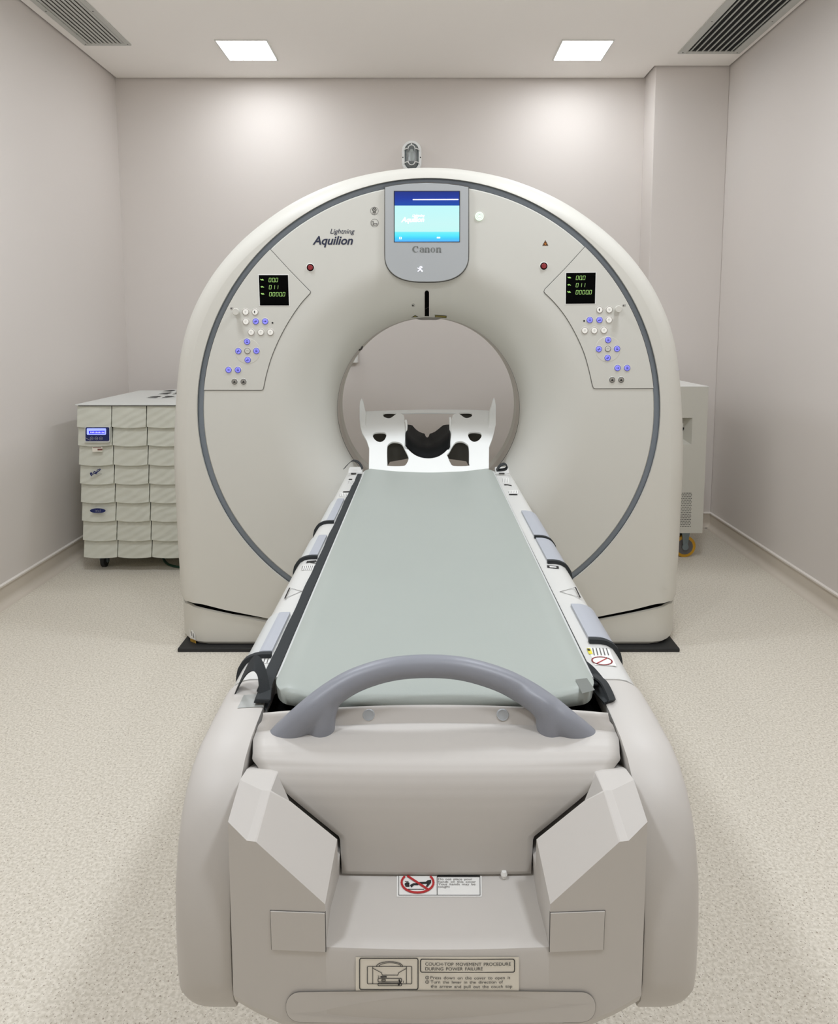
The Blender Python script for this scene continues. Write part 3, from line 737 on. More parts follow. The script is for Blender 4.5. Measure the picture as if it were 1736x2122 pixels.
# rails of the couch top, with pads, straps and prints
railp = [(.2435, -.60), (.2435, -.542), (.2455, -.538), (.285, -.5385), (.297, -.541), (.307, -.547), (.314, -.557), (.3175, -.572), (.318, -.60)]
def railx(t, off=0.0):    # point of the rail's skin at arc parameter t in 0..1
    P = [Vector(p) for p in railp]; L = [0]
    for i in range(1, len(P)): L.append(L[-1]+(P[i]-P[i-1]).length)
    q = t*L[-1]
    for i in range(1, len(P)):
        if q <= L[i]+1e-9:
            f = (q-L[i-1])/(L[i]-L[i-1]); p = P[i-1].lerp(P[i], f); e = (P[i]-P[i-1]).normalized(); n = Vector((-e.y, e.x)); return p+n*off
    return P[-1]
for s_ in (-1, 1):
    side = 'left' if s_ < 0 else 'right'
    rl = MB().loft([[(CX+s_*x, y, CAMZ+z-(.02 if y in (1.0,) else 0)*0) for x, z in railp] for y in (1.03, 1.4, 1.8, 2.2, 2.585, 2.60)])
    rail = rl.build('couch_rail', M['rail'], cou, smooth=40)
    MB().box((CX+s_*.244, 2.40, CAMZ-.66), (CX+s_*.300, 2.595, CAMZ-.60)).build('rail_end', M['couch'], cou, smooth=0, bevel=.01)
    ys = ((2.167, 1.905), (1.776, 1.605), (1.278, 1.108)) if s_ < 0 else ((2.02, 1.765), (1.75, 1.572), (1.318, 1.162))
    for a, b in ys:
        def skin(t0, t1, off, y0, y1, n=14):
            mb = MB(); up = [railx(t0+(t1-t0)*i/n, off) for i in range(n+1)]; dn = [railx(t0+(t1-t0)*i/n, .0003) for i in range(n+1)]
            rg = up+dn[::-1]
            return mb.loft([[(CX+s_*p.x, y, CAMZ+p.y) for p in rg] for y in (y0, y1)])
        pd = skin(.52, .97, .0035, b, a).build('side_pad', M['padclear'], cou, smooth=40)
        skin(.475, .585 if s_ < 0 else .80, .0055, b+.006, a-.004).build('pad_insert', M['pad'], pd, smooth=40)
        skin(.465, .985, .008, b-.012, b-.002).build('pad_strap', M['strap'], pd, smooth=40)
    def onR(u, v, off=.0006): return PZp(u, v, ZR+off)
    # printed triangle
    tri = [(621.5, 1227), (590, 1218), (589, 1241)][:] if s_ < 0 else [(1160, 1226), (1192, 1217), (1202, 1238)]
    if s_ < 0: tri = [(625, 1225), (600, 1218), (590, 1240)]
    t = MB(); t.stroke([onR(*p) for p in tri], .0013, closed=True, N=(0, 0, 1)); t.stroke([onR(*tri[1]), onR(*tri[2])], .0028, N=(0, 0, 1))
    cxy = (sum(p[0] for p in tri)/3, sum(p[1] for p in tri)/3)
    for k in range(3): t.stroke([onR(cxy[0]-4, cxy[1]-4+4*k), onR(cxy[0]+3, cxy[1]-4+4*k)], .0008, N=(0, 0, 1), mi=1)
    t.build('triangle_mark', [M['grey_ink'], M['alu']], rail, smooth=0)
    # small printed notes, buckles and warning marks, each a part of its own
    def mark(name, fn, mats, lab=None):
        t = MB(); fn(t); t.build(name, mats, rail, smooth=0, label=lab)
    def stripes(u0, du, n, v0, v1, lean, wd):
        def f(t):
            t.poly([onR(u0-1, v0-1, .0003), onR(u0+du*n, v0-1, .0003), onR(u0+du*n+lean, v1+1, .0003), onR(u0-1+lean, v1+1, .0003)], 1)
            for k in range(n): t.stroke([onR(u0+du*k, v0), onR(u0+du*k+lean, v1)], wd, N=(0, 0, 1))
        mark('printed_note', f, [M['grey_ink'], M['paper']])
    def bar(pts): mark('buckle', lambda t: t.poly([onR(*p, .0010) for p in pts]), [M['ink']])
    if s_ < 0:
        stripes(722, 2.6, 5, 996, 1003, -1, .0012); stripes(705, 3.4, 7, 1022, 1028, -1, .0012); stripes(628, 4, 7, 1172, 1180, -3, .0014); stripes(528, 7, 6, 1364, 1373, -3, .0016)
        bar([(728, 979), (738.5, 979), (737, 982.5), (726.5, 982.5)]); bar([(723, 992), (730, 992), (729, 994.5), (722, 994.5)]); bar([(711, 1018), (726, 1017.5), (725, 1020), (710, 1020.5)])
        bar([(636, 1162.5), (655, 1161), (656, 1163.5), (645, 1164), (657, 1166.5), (650, 1166.8), (640, 1165), (634, 1166.5)])
    else:
        stripes(1041, 3.2, 4, 991, 1000, 1, .0010); stripes(1053, 3.3, 6, 1017, 1022, .5, .0010)
        bar([(1033, 978.5), (1043, 978.5), (1046, 981.5), (1034, 981.5)]); bar([(1044, 1003), (1052, 1003.4), (1060, 1005.5), (1060, 1007), (1051, 1005), (1045, 1005.5)])
        bar([(1054, 1023.3), (1071, 1023.3), (1072, 1025.6), (1055, 1025.6)])
        mark('buckle', lambda t: t.poly([onR(*p, .0010) for p in [(1133, 1171), (1157, 1173), (1158, 1178), (1134, 1176)]]).poly([onR(*p, .0016) for p in [(1138, 1173), (1152, 1174), (1153, 1176.5), (1139, 1175.5)]], 1), [M['ink'], M['paper']])
        def wl_(t):
            t.poly([onR(*p) for p in [(1217, 1341), (1262, 1345), (1277, 1380), (1232, 1378)]], 4)
            t.poly([onR(*p, .0012) for p in [(1215, 1343), (1223, 1343), (1228, 1355), (1220, 1355)]], 3)
            t.poly([onR(*p, .0018) for p in [(1216, 1344), (1221, 1344), (1223, 1348), (1218, 1348)]], 0)
            for r_ in range(5): t.stroke([onR(1228+r_*7, 1343, .0012), onR(1231+r_*7.4, 1357, .0012)], .0018, N=(0, 0, 1), mi=1)
            cc = onR(1247, 1369, .0012); rx = .0160
            t.stroke([cc+Vector((rx*math.cos(2*PI*k/28), rx*.85*math.sin(2*PI*k/28), 0)) for k in range(28)], .0020, closed=True, N=(0, 0, 1), mi=2)
            t.stroke([cc+Vector((-rx*.7, -rx*.6, 0)), cc+Vector((rx*.7, rx*.6, 0))], .0020, N=(0, 0, 1), mi=2)
        mark('warning_label', wl_, [M['ink'], M['grey_ink'], M['redink'], M['yellow'], M['paper']], 'white and yellow label with a red prohibition circle')
# dished couch top under the mattress
rows = []
for y in (1.03, 1.3, 1.7, 2.1, 2.56, 2.62):
    rows.append([Vector((CX+x*.243, y, CAMZ-.5425+.012*x*x-.012)) for x in [-1+2*i/12 for i in range(13)]]+[Vector((CX+x*.243, y, CAMZ-.60)) for x in [1-2*i/12 for i in range(13)]])
MB().loft(rows).build('couch_top', M['rail'], cou, smooth=30)
# black well between couch top and foot cover
MB().box((CX-.2425, .86, CAMZ-.80), (CX+.2425, 1.03, CAMZ-.605)).box((CX-.246, .958, CAMZ-.62), (CX+.246, 1.03, CAMZ-.562)).box((CX-.12, .87, CAMZ-.80), (CX+.12, .95, CAMZ-.705)).build('inner_well', M['black'], cou, smooth=0)
MB().box((CX-.243, 1.03, CAMZ-.80), (CX+.243, 2.46, CAMZ-.602)).build('under_frame', M['couch'], cou, smooth=0)
# pedestal
MB().loft([[(CX+sx*hw_, 1.55+sy*hl, z) for sx, sy in ((-1, -1), (1, -1), (1, 1), (-1, 1))] for hw_, hl, z in ((.20, .40, .03), (.20, .40, .12), (.18, .36, .125), (.18, .36, CAMZ-.80))]).build('pedestal', M['couch'], cou, smooth=0, bevel=.01)
MB().box((CX-.23, 1.08, 0), (CX+.23, 2.02, .03)).build('floor_plate', M['dark'], cou, smooth=0, bevel=.004)

# foot cover: curved panel, outline measured row by row
cprof = [(.938, -.5285), (.935, -.530), (.926, -.548), (.905, -.5492), (.885, -.5515), (.868, -.5555), (.855, -.5615), (.846, -.5695), (.839, -.580), (.8345, -.593), (.832, -.609), (.8305, -.628), (.8295, -.650), (.829, -.6967)]
def prof_v(y, z):        # picture row of a profile point
    dep = y*cs-z*sn; return PY+F*(-(y*sn+z*cs))/dep
def row_hw(v):
    L = interp(v, [1465, 1478, 1482, 1513, 1540, 1561, 1578, 1600, 1623, 1626, 1659, 1700, 1736, 1742, 1811, 1830], [552, 549, 544, 532, 527, 524, 520.5, 534, 550.5, 567, 604, 656, 702.5, 704, 708, 708])
    return L
pf = []
for i in range(len(cprof)-1):
    a, b = Vector(cprof[i]), Vector(cprof[i+1]); k = max(1, int((b-a).length/.004))
    for j in range(k): pf.append(a.lerp(b, j/k))
pf.append(Vector(cprof[-1])); rows = []
for p in pf:
    v = prof_v(p.x, p.y); u = row_hw(v); dep = p.x*cs-p.y*sn; xr = abs((u-PX)/F*dep-CX); NB = 28
    kb = max(0, min(1, (p.x-.85)/.06)); rows.append([Vector((CX+xr*t, p.x+bow(xr*t)*(.6*(1-kb)-1.8*kb), CAMZ+p.y)) for t in [-1+2*i/NB for i in range(NB+1)]])
fc = MB().grid(rows).build('foot_cover', M['couch'], cou, smooth=50)
MB().grid([[Vector((CX+(q.x-CX)*1.0+math.copysign(.0018, q.x-CX), q.y+.010, q.z-.008)) for q in r] for r in rows]+[[Vector((q.x, q.y+.010, q.z-.006)) for q in rows[-1]]]).build('cover_gap', M['black'], cou, smooth=0)
md_ = fc.modifiers.new('s', 'SOLIDIFY'); md_.thickness = .006; md_.offset = -1 if True else 1
# handle
hp = [(560, 1556), (598, 1518), (640, 1478), (684, 1441), (737, 1409), (808, 1387), (884, 1380.5), (960, 1386), (1036, 1408), (1090, 1436), (1133, 1466), (1170, 1497), (1208, 1530), (1240, 1560)]
path = []
for i, (u, v) in enumerate(hp):
    Y = .908+.030*math.sin(PI*max(0, min(1, (i-2)/(len(hp)-5)))); path.append(PYp(u, v, Y))
rad = [.0215, .0205, .0195, .018, .0168, .0162, .016, .0162, .0168, .018, .019, .0195, .0205, .0215]
sm = smooth_path(path, 6); rd = smooth_path([Vector((r, 0, 0)) for r in rad], 6)
hm = MB().tube(sm, [r.x for r in rd], n=24, up=(0, 1, 0), ry=[min(r.x, .018) for r in rd])
for ft in ([(714, 1420), (692, 1440), (671, 1472), (667, 1500), (666, 1530)], [(1064, 1420), (1092, 1440), (1131, 1470), (1138, 1498), (1140, 1530)]):
    hm.tube(smooth_path([PYp(u, v, (.926, .919, .914, .911, .911)[i]) for i, (u, v) in enumerate(ft)], 5), [.006+.0125*min(1, k/9) for k in range(21)], n=20, up=(0, 1, 0))
ho = hm.build('handle', M['handle'], cou, label='arched grey grab handle')
md_ = ho.modifiers.new('r', 'REMESH'); md_.mode = 'VOXEL'; md_.voxel_size = .0022; md_.use_smooth_shade = True
md_ = ho.modifiers.new('m', 'SMOOTH'); md_.factor = .6; md_.iterations = 22
for u in (763.5, 1041.5):
    c = PYp(u, 1481, .9305-.0215*((u-893)/1450*.96/.243)**2*.8); c.y -= .0006
    MB().loft([[c+Vector((r*math.cos(2*PI*k/24), y+.5*r*.8*math.sin(2*PI*k/24), r*.8*math.sin(2*PI*k/24))) for k in range(24)] for r, y in ((.0086, .006), (.0086, .0005), (.0080, -.0008), (.0066, -.0008), (.0066, -.0002), (.0060, -.0003))]).build('screw_cap', M['bezel'], cou)

# foot housing with its two faceted corners and the ledge between them
def PW(u, v, Yc):    # picture point on the bowed plane Yc
    Y = Yc
    for _ in range(6): p = PYp(u, v, Y); Y = Yc+bow(p.x-CX)
    return (p.x-CX, Y, p.z)
def WV(u, v, Yc):
    x, y, z = PW(u, v, Yc); return Vector((-abs(x), y, z))
YFc = .745
A, Bm, Cm, Dm, E = WV(498, 1616, .800), WV(542.6, 1637.7, .795), WV(561, 1638.4, .795), WV(603, 1658.7, .79), WV(700, 1737, .79)
a_, b_, c_, e_ = WV(472, 1703, YFc), WV(511, 1742, YFc), WV(530, 1744.5, YFc), WV(675.5, 1874, YFc)
A.x = -.2435; a_.x = -.2435; E.x = -.1215; e_.x = -.131
pn = (c_-Cm).cross(e_-Cm)
def onPl(u, v):
    d = ray(u, v); o_ = Vector((-CX, 0, CAMZ)); t_ = (Cm-o_).dot(pn)/d.dot(pn); return o_+d*t_
Dm, E = onPl(603, 1658.7), onPl(700, 1737)
d_ = c_.lerp(e_, .30)
U = [A, Bm, Cm, Dm, E]; L_ = [a_, b_, c_, d_, e_]
def zbx(x): return CAMZ-.862+.048*(abs(x)/.243)**3
def back(p, y, dz): return Vector((p.x, y, p.z+dz))
U = [A, Bm, Cm+Vector((-.001, 0, 0)), Dm+Vector((-.0006, 0, -.0005)), E+Vector((-.0008, 0, -.0005))]
rowsW = [[Vector((p.x, .925, CAMZ-.60)) if i < 3 else back(p, .925, -.04) for i, p in enumerate(U)], [Vector((p.x, .845, CAMZ-(.563, .5655, .568)[i])) if i < 3 else back(p, p.y+.002, -.04) for i, p in enumerate(U)], U, L_]
zled = CAMZ-.722
# faces of one corner; x mirrored for the other
for s_ in (-1, 1):
    mb = MB(); f = lambda p: Vector((CX+(p.x if s_ < 0 else -p.x), p.y, p.z))
    mb.grid([[f(p) for p in r] for r in rowsW])
    low = [Vector((p.x, YFc+bow(p.x), zbx(p.x)+.022)) for p in L_]; low2 = [Vector((p.x, YFc+bow(p.x)+.008, zbx(p.x)+.006)) for p in L_]; low3 = [Vector((p.x, YFc+bow(p.x)+.03, zbx(p.x))) for p in L_]
    mb.grid([[f(p) for p in r] for r in (L_, low, low2, low3)])
    mb.grid([[f(p) for p in r] for r in (low3, [Vector((p.x, .94, zbx(p.x))) for p in L_])])
    # inner and outer walls
    for idx in (0, 4):
        mb.poly([f(rowsW[0][idx]), f(rowsW[1][idx]), f(rowsW[2][idx]), f(rowsW[3][idx]), f(low[idx]), f(low2[idx]), f(low3[idx]), f(Vector((low3[idx].x, .94, zbx(low3[idx].x))))])
    mb.build('corner_cover', M['couch'], cou, smooth=12, bevel=.0012, label='faceted %s corner cover' % ('left' if s_ < 0 else 'right'))
mb = MB(); n = 12; xs = [-.131+.262*i/n for i in range(n+1)]
lr = [[Vector((CX+x, y+bow(x), CAMZ+z)) for x in xs] for y, z in ((.88, -.691), (.84, -.6975), (.80, -.7065), (.752, -.7202), (.747, -.7225), (.745, -.727), (.745, -.830), (.753, -.849), (.775, -.857), (.94, -.857))]
mb.grid(lr); mb.build('foot_housing', M['couch'], cou, smooth=25)
# square doors on the corners
for s_ in (-1, 1):
    dr = [WV(560, 1888, YFc-.0008), WV(678.5, 1892, YFc-.0008), WV(682, 1973, YFc-.0008), WV(563, 1968, YFc-.0008)]
    dr[1].x = dr[2].x = -.1312
    cen = sum(dr, Vector())/4
    f = lambda p, dy=0: Vector((CX+(p.x if s_ < 0 else -p.x), p.y+dy, p.z))
    MB().prism([f(cen+(p-cen)*1.018, .0004) for p in dr], (0, .002, 0)).build('door_gap', M['groove'], cou, smooth=0)
    MB().prism([f(p, -.0006) for p in dr], (0, .002, 0)).build('access_door', M['couch'], cou, smooth=0, bevel=.0005)
# lower lid with rounded ends
def onF(u, v, off=.0008):
    Y = YFc
    for _ in range(6): p = PYp(u, v, Y); Y = YFc+bow(p.x-CX)-off+(.008 if 0 else 0)
    return PYp(u, v, Y)
lid = rrect(594, 2058, 1232, 2116, 28, 8); lidn = []
for i, p in enumerate(lid):
    q = lid[(i+1) % len(lid)]; k = max(1, int((q-p).length/40))
    for j in range(k): r_ = p.lerp(q, j/k); r_.y += (-3 if r_.y < 2087 else 4)*math.cos((r_.x-913)/319*PI/2); lidn.append(r_)
def grow(pts, d):
    c_ = Vector((913, 2087)); return [Vector((p.x+math.copysign(min(abs(p.x-c_.x), d), p.x-c_.x), p.y+math.copysign(min(abs(p.y-c_.y), d), p.y-c_.y))) for p in pts]
def zcl(p): return p
t = MB(); t.loft([[zcl(onF(p.x, p.y, -.003)) for p in grow(lidn, 1.8)], [zcl(onF(p.x, p.y, .0006)) for p in grow(lidn, 1.8)]]); t.build('lid_gap', M['ink'], cou, smooth=0)
t = MB(); t.loft([[zcl(onF(p.x, p.y, -.002)) for p in lidn], [zcl(onF(p.x, p.y, .0016)) for p in lidn], [zcl(onF(p.x, p.y, .0022)) for p in grow(lidn, -1.5)]]); t.build('lower_lid', M['couch'], cou, smooth=30, label='wide hinged lid with rounded ends')

# instruction label on the front face
def rr_px(x0, y0, x1, y1, r, n=3): return [(p.x, p.y) for p in rrect(x0, y0, x1, y1, r, n)]
def curvedpoly(mb, px, off, mi):
    mb.poly([onF(u, v, off) for u, v in px], mi)
def wrap(mb, start, off):       # lay the freshly added vertices on the bowed face
    for p in mb.v[start:]: p.y = YFc+bow(p.x-CX)-off
t = MB()
t.grid([[onF(737+338*i/16+(0), vv, .0010) for i in range(17)] for vv in (1983, 2053)], 0)
t.v[:] = t.v
n0 = len(t.v)
def line(pts, wd, off=.0016, closed=False): t.stroke([onF(*p, off) for p in pts], wd, closed=closed, mi=1)
line(rr_px(745, 1986, 866, 2051, 4), .0010, closed=True)
line(rr_px(871, 1988, 1066, 2015, 4), .0010, closed=True)
bx = lambda x0, y0, x1, y1, r=2, wd=.0008: line(rr_px(x0, y0, x1, y1, r), wd, closed=True)
bx(761, 2003, 853, 2039); line([(772, 2003), (772, 2039)], .0007); line([(842, 2003), (842, 2039)], .0007)
line([(773, 2007), (790, 2016), (792, 2021), (824, 2021), (826, 2016), (842, 2007)], .0007)
line([(780+33*(1-math.cos(PI*k/12))*.82, 2003-10*math.sin(PI*k/12)) for k in range(13)], .0008); line([(785+28*(1-math.cos(PI*k/12))*.82, 2003-7.5*math.sin(PI*k/12)) for k in range(13)], .0007)
bx(783, 2028, 832, 2035); bx(783, 2037.5, 832, 2043); bx(791, 2030, 798, 2033, .5)
line([(789, 2024.5), (800, 2024.5)], .0016); line([(827, 2031), (829, 2036), (826, 2041)], .0018)
up = Vector((0, 0, 1))
def txt(body, u0, u1, v, h, **k):
    n1 = len(t.v); put_text(t, body, onF(u0, v, .0016), onF(u1, v, .0016), up, mi=1, height=h*.8/F, **k); wrap(t, n1, .0016)
txt('2', 782, 786, 2026.5, 5.5); txt('1', 835, 836, 2037, 5.5)
txt('COUCH-TOP MOVEMENT PROCEDURE', 881, 1058, 2001, 7.5, wspace=1.5)
txt('DURING POWER FAILURE', 881, 1000, 2011, 7.5, wspace=1.5)
txt('Press down on the cover to open it', 892, 1057, 2029, 7, wspace=1.6)
txt('Turn the lever in the direction of', 892, 1042, 2038, 7, wspace=1.6)
txt('the arrow and pull out the couch top', 892, 1061, 2047, 7, wspace=1.6)
for k, vv in (('1', 2028.5), ('2', 2037.5)): txt(k, 884.6 if k == '1' else 883.8, 885.5 if k == '1' else 886.2, vv, 5); line([(885+3.6*math.cos(q), vv-2.3+3*math.sin(q)) for q in [2*PI*j/12 for j in range(13)]], .0005)
t.build('instruction_label', [M['tanpaper'], M['ink']], cou, smooth=0, label='beige printed instruction label on the foot end')
# warning label on the ledge
def onL(u, v, off=.0006):
    y0, z0, y1, z1 = .752, CAMZ-.7195, .835, CAMZ-.688
    d = ray(u, v); best = None
    lo, hi = .74, .86
    for _ in range(30):
        m = (lo+hi)/2; p = PYp(u, v, m)
        zs_ = interp(m-bow(p.x-CX), [.752, .80, .835, .90], [CAMZ-.7202, CAMZ-.7065, CAMZ-.6985, CAMZ-.688])
        if p.z > zs_: lo = m
        else: hi = m
    p = PYp(u, v, lo); p.z += off; return p
t = MB(); NL = (0, -.28, .96)
ww = [(823, 1815.5), (998, 1815.5), (998.5, 1859), (822, 1859)]
t.grid([[onL(822+176*i/8, v_, .0006) for i in range(9)] for v_ in (1815.5, 1822, 1830, 1838, 1848, 1859)], 0)
def ll(pts, wd, mi=1, closed=False, off=.0012): t.stroke([onL(*p, off) for p in pts], wd, mi=mi, closed=closed, N=NL)
ll([(826, 1817), (826, 1856.5), (994.5, 1856.5), (994, 1817)], .0006); ll([(905.5, 1817), (905.5, 1856)], .0007)
th = [k*2*PI/32 for k in range(32)]
arcp = [(865+33*math.cos(q), 1831+21*math.sin(q)) for q in th if 1831+21*math.sin(q) > 1817.5]
arcp = sorted(arcp, key=lambda p: math.atan2(-(p[1]-1831), p[0]-865) if False else ((math.atan2(p[1]-1831, p[0]-865)+PI/2) % (2*PI)))
ll(arcp, .0026, mi=2, off=.0018); ll([(845, 1818), (886, 1845)], .0026, mi=2, off=.0018)
t.poly([onL(*p, .0013) for p in [(838, 1833), (843, 1829.5), (848, 1831), (848, 1839.5), (840, 1839)]], 1)
t.poly([onL(*p, .0013) for p in [(868, 1829.5), (882, 1829), (886, 1826), (893, 1825), (893, 1831), (886, 1839.5), (882, 1839), (885, 1833), (868, 1834)]], 1)
t.poly([onL(*p, .0013) for p in [(849, 1836), (856, 1832), (868, 1832), (866, 1836), (858, 1836), (852, 1841)]], 1)
ll([(844, 1844.3), (878, 1844.3)], .0009); ll([(839, 1828), (846, 1828.2)], .0006)
t.poly([onL(*p, .0013) for p in [(906, 1815.5), (994, 1815.5), (994, 1819), (906, 1819)]], 1)
for body, u0, u1, v_ in (('Do not place your', 908, 978.5, 1825.5), ('hands on this cover', 908, 986, 1830.8), ('Your hands may be', 908, 985, 1836), ('caught', 908, 932, 1841)):
    n1 = len(t.v); put_text(t, body, onL(u0, v_, .0013), onL(u1, v_, .0013), (0, .96, .28), mi=3, height=.0027, wspace=1.5)
t.build('warning_label', [M['paper'], M['ink'], M['redink'], M['grey_ink']], cou, smooth=0, label='white label with a red prohibition circle and a hand')
# small white plug under the foot cover
c = onL(1044, 1819, .003); MB().tube([c+Vector((0, 0, -.003)), c+Vector((0, 0, .002)), c+Vector((0, 0, .006))], [.003, .0045, .003], n=10, up=(0, 1, 0)).build('white_plug', M['paper'], cou)
# tape patch on the left side cover
t = MB(); t.poly([PZp(u, v, CAMZ-.5395) for u, v in [(505, 1440), (542, 1438), (546, 1465), (492, 1467)]]); t.build('grey_patch', M['tape'], cou, smooth=0, label='greyish clear tape patch')

# ------------------------------------------------------------------ mattress
W_ = .2365; y0, y1 = .9515, 2.573; rows = []
nx = 28; ny = 60
def mhw(y):
    r0, r1 = .05, .02; d0 = y-y0; d1 = y1-y; h = W_
    if d0 < r0: h = W_-.032*(1-math.sqrt(max(0, 1-((r0-d0)/r0)**2)))
    if d1 < r1: h = W_-r1*(1-math.sqrt(max(0, 1-((r1-d1)/r1)**2)))
    return h
yl = [y0+.05*(i/8)**1.8 for i in range(9)]+[y0+.05+(y1-.02-y0-.05)*i/ny for i in range(1, ny+1)]+[y1-.02+.02*i/4 for i in range(1, 5)]
T_ = .020; rings = []
for y in yl:
    h = mhw(y); e = min(1, (y-y0)/.012); e1 = min(1, (y1-y)/.008)
    rise = .006*math.exp(-((y-y0)/.06)**2)
    ring_ = []
    for i in range(nx+1):
        t_ = -1+2*i/nx; x = h*t_
        edge = max(0, (abs(t_)-.955)/.045); z = -.533+.0155*t_*t_-.007*edge**2-(1-math.sqrt(e))*.010-(1-math.sqrt(e1))*.006+rise*t_*t_
        z += .0006*math.sin(y*9+3*t_)*math.cos(5*t_+y*4)
        ring_.append((CX+x, y, CAMZ+z))
    for i in range(nx+1):
        t_ = 1-2*i/nx; x = h*t_*.992; ring_.append((CX+x, y, CAMZ-.553+.012*t_*t_-.0005+rise*t_*t_*.7))
    rings.append(ring_)
mt = MB().loft(rings).build('mattress', M['matt'], smooth=60)
tag(mt, 'long thin grey-green vinyl mattress lying on the scanner couch', 'mattress')
# piping along the mattress edge
for s_ in (-1, 1):
    MB().tube([(CX+s_*(W_+.0015), y, CAMZ-.5275) for y in [1.01+.02*k for k in range(78)]], .0030, n=8).build('piping', M['padclear'], mt)
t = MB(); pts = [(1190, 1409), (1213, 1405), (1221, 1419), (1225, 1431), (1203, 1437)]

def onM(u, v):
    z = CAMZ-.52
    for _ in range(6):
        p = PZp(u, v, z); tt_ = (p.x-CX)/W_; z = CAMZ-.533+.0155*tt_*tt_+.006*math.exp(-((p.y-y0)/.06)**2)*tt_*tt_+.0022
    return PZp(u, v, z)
t.grid([[onM((1192+i*4)*(1-j/6)+(1206+i*4.4)*(j/6), (1408-i*.5)*(1-j/6)+(1437-i*1.2)*(j/6)) for i in range(7)] for j in range(7)]); t.build('grey_patch', mat('dark_grey_patch', (120, 124, 120), .3), mt, smooth=0, label='dark grey patch on the mattress')  # darker grey patch laid on the mattress near its right edge

# black straps
def ribbon(path, wv, th=.0016, mats=None, n=6, name='restraint_strap'):
    p = smooth_path(path, n); wvs = wv if isinstance(wv, list) else [wv]*len(path); ws = smooth_path(wvs, n); rings = []
    for i, q in enumerate(p):
        t_ = (p[min(i+1, len(p)-1)]-p[max(i-1, 0)]).normalized(); w_ = ws[i]; nn = t_.cross(w_).normalized()*th/2; h = w_/2
        rings.append([q-h-nn, q+h-nn, q+h+nn, q-h+nn])
    return MB().loft(rings)
lp = [(CX-.2540-.0006*math.sin(k*.9), .985+k*.05, CAMZ-.534+.0012*math.sin(k*1.7)) for k in range(32)]
st = root('restraint_strap', 'long black webbing strap along the left edge of the mattress, its end curling up', 'strap', (CX-.25, 1.0, CAMZ-.54))
ribbon([Vector(p) for p in lp], [Vector((.0195 if k < 28 else .016, 0, 0)) for k in range(32)]).build('webbing', M['strap'], st, smooth=50)
cur = [PYp(556, 1462, .965), PYp(549, 1440, .975), PYp(546, 1415, .985), PYp(540, 1388, .995), PYp(529, 1374, 1.0), PYp(516, 1382, 1.003), PYp(503, 1403, 1.005), PYp(493, 1424, 1.005), PYp(485, 1441, 1.0)]
ribbon(cur, [Vector((.004, .020, .004)), Vector((.010, .018, .006)), Vector((.009, .018, .006)), Vector((.004, .020, .010)), Vector((0, .022, .014)), Vector((0, .022, .010)), Vector((0, .022, .006)), Vector((0, .024, .004)), Vector((0, .016, .002))]).build('loose_end', M['strap'], st, smooth=50)
MB().loft([[Vector(p)+Vector((dx, 0, 0)) for dx in (0,)]*1+[] for p in []] or [[(CX-.262, .955, CAMZ-.5365), (CX-.238, .955, CAMZ-.5365), (CX-.236, .955, CAMZ-.530), (CX-.258, .955, CAMZ-.529)], [(CX-.262, .995, CAMZ-.535), (CX-.243, .995, CAMZ-.535), (CX-.243, .995, CAMZ-.531), (CX-.262, .995, CAMZ-.531)]]).build('folded_end', M['strap'], st, smooth=0, bevel=.002)
fr = [PYp(751, 972, 2.53), PYp(748, 965, 2.54), PYp(741, 957, 2.55), PYp(731, 954.5, 2.55), PYp(722, 961, 2.54), PYp(713, 971, 2.53)]
ribbon(fr, Vector((.004, .018, .002)), .002).build('far_end', M['strap'], st, smooth=50)
sr = root('restraint_strap', 'black folded webbing strap tucked between the mattress and the right rail', 'strap', (CX+.25, .98, CAMZ-.54))
rp = [PYp(1214, 1376, 1.075), PYp(1226, 1395, 1.045), PYp(1240, 1418, 1.01), PYp(1252, 1436, .985), PYp(1261, 1455, .962)]
ribbon(rp, [Vector((.004, .01, .004)), Vector((.012, .014, .010)), Vector((.016, .016, .014)), Vector((.016, .014, .010)), Vector((.016, .008, .0))], .004).build('webbing', M['strap'], sr, smooth=50)
rp = [PYp(1228, 1398, 1.03), PYp(1248, 1412, 1.0), PYp(1260, 1432, .98), PYp(1268, 1452, .962)]
ribbon(rp, Vector((.012, .010, -.004)), .003).build('loose_end', M['strap'], sr, smooth=50)
ribbon([Vector((CX+.2415, y, CAMZ-.532)) for y in (1.0, 1.2, 1.5, 1.8)], [Vector((.007, 0, .0)), Vector((.006, 0, 0)), Vector((.005, 0, 0)), Vector((.003, 0, 0))], .002).build('tucked_length', M['strap'], sr, smooth=50)
s2 = root('strap_loop', 'small black strap loop on the far end of the right rail', 'strap', (CX+.28, 2.55, CAMZ-.53))
rp = [PYp(1029, 974, 2.54), PYp(1036, 965, 2.54), PYp(1045, 961.5, 2.54), PYp(1050.5, 966, 2.54), PYp(1047, 972, 2.54), PYp(1036, 974, 2.54), PYp(1028, 974.5, 2.54)]
ribbon(rp, Vector((0, .025, .003)), .003).build('loop', M['strap'], s2, smooth=50)
# seated end block: white end of the couch rails
for s_ in (-1, 1):
    MB().loft([[(CX+s_*.246, y, z0), (CX+s_*.312, y, z0), (CX+s_*.300, y, z1), (CX+s_*.250, y, z1)] for y, z0, z1 in ((2.575, CAMZ-.56, CAMZ-.536), (2.60, CAMZ-.56, CAMZ-.522), (2.615, CAMZ-.60, CAMZ-.522))]).build('rail_cap', M['rail'], cou, smooth=0, bevel=.003)

# ------------------------------------------------------------------ head holder
hh = root('head_holder', 'white moulded head and arm support with cut-outs at the far end of the couch', 'head support', (CX, 2.6, CAMZ-.54))
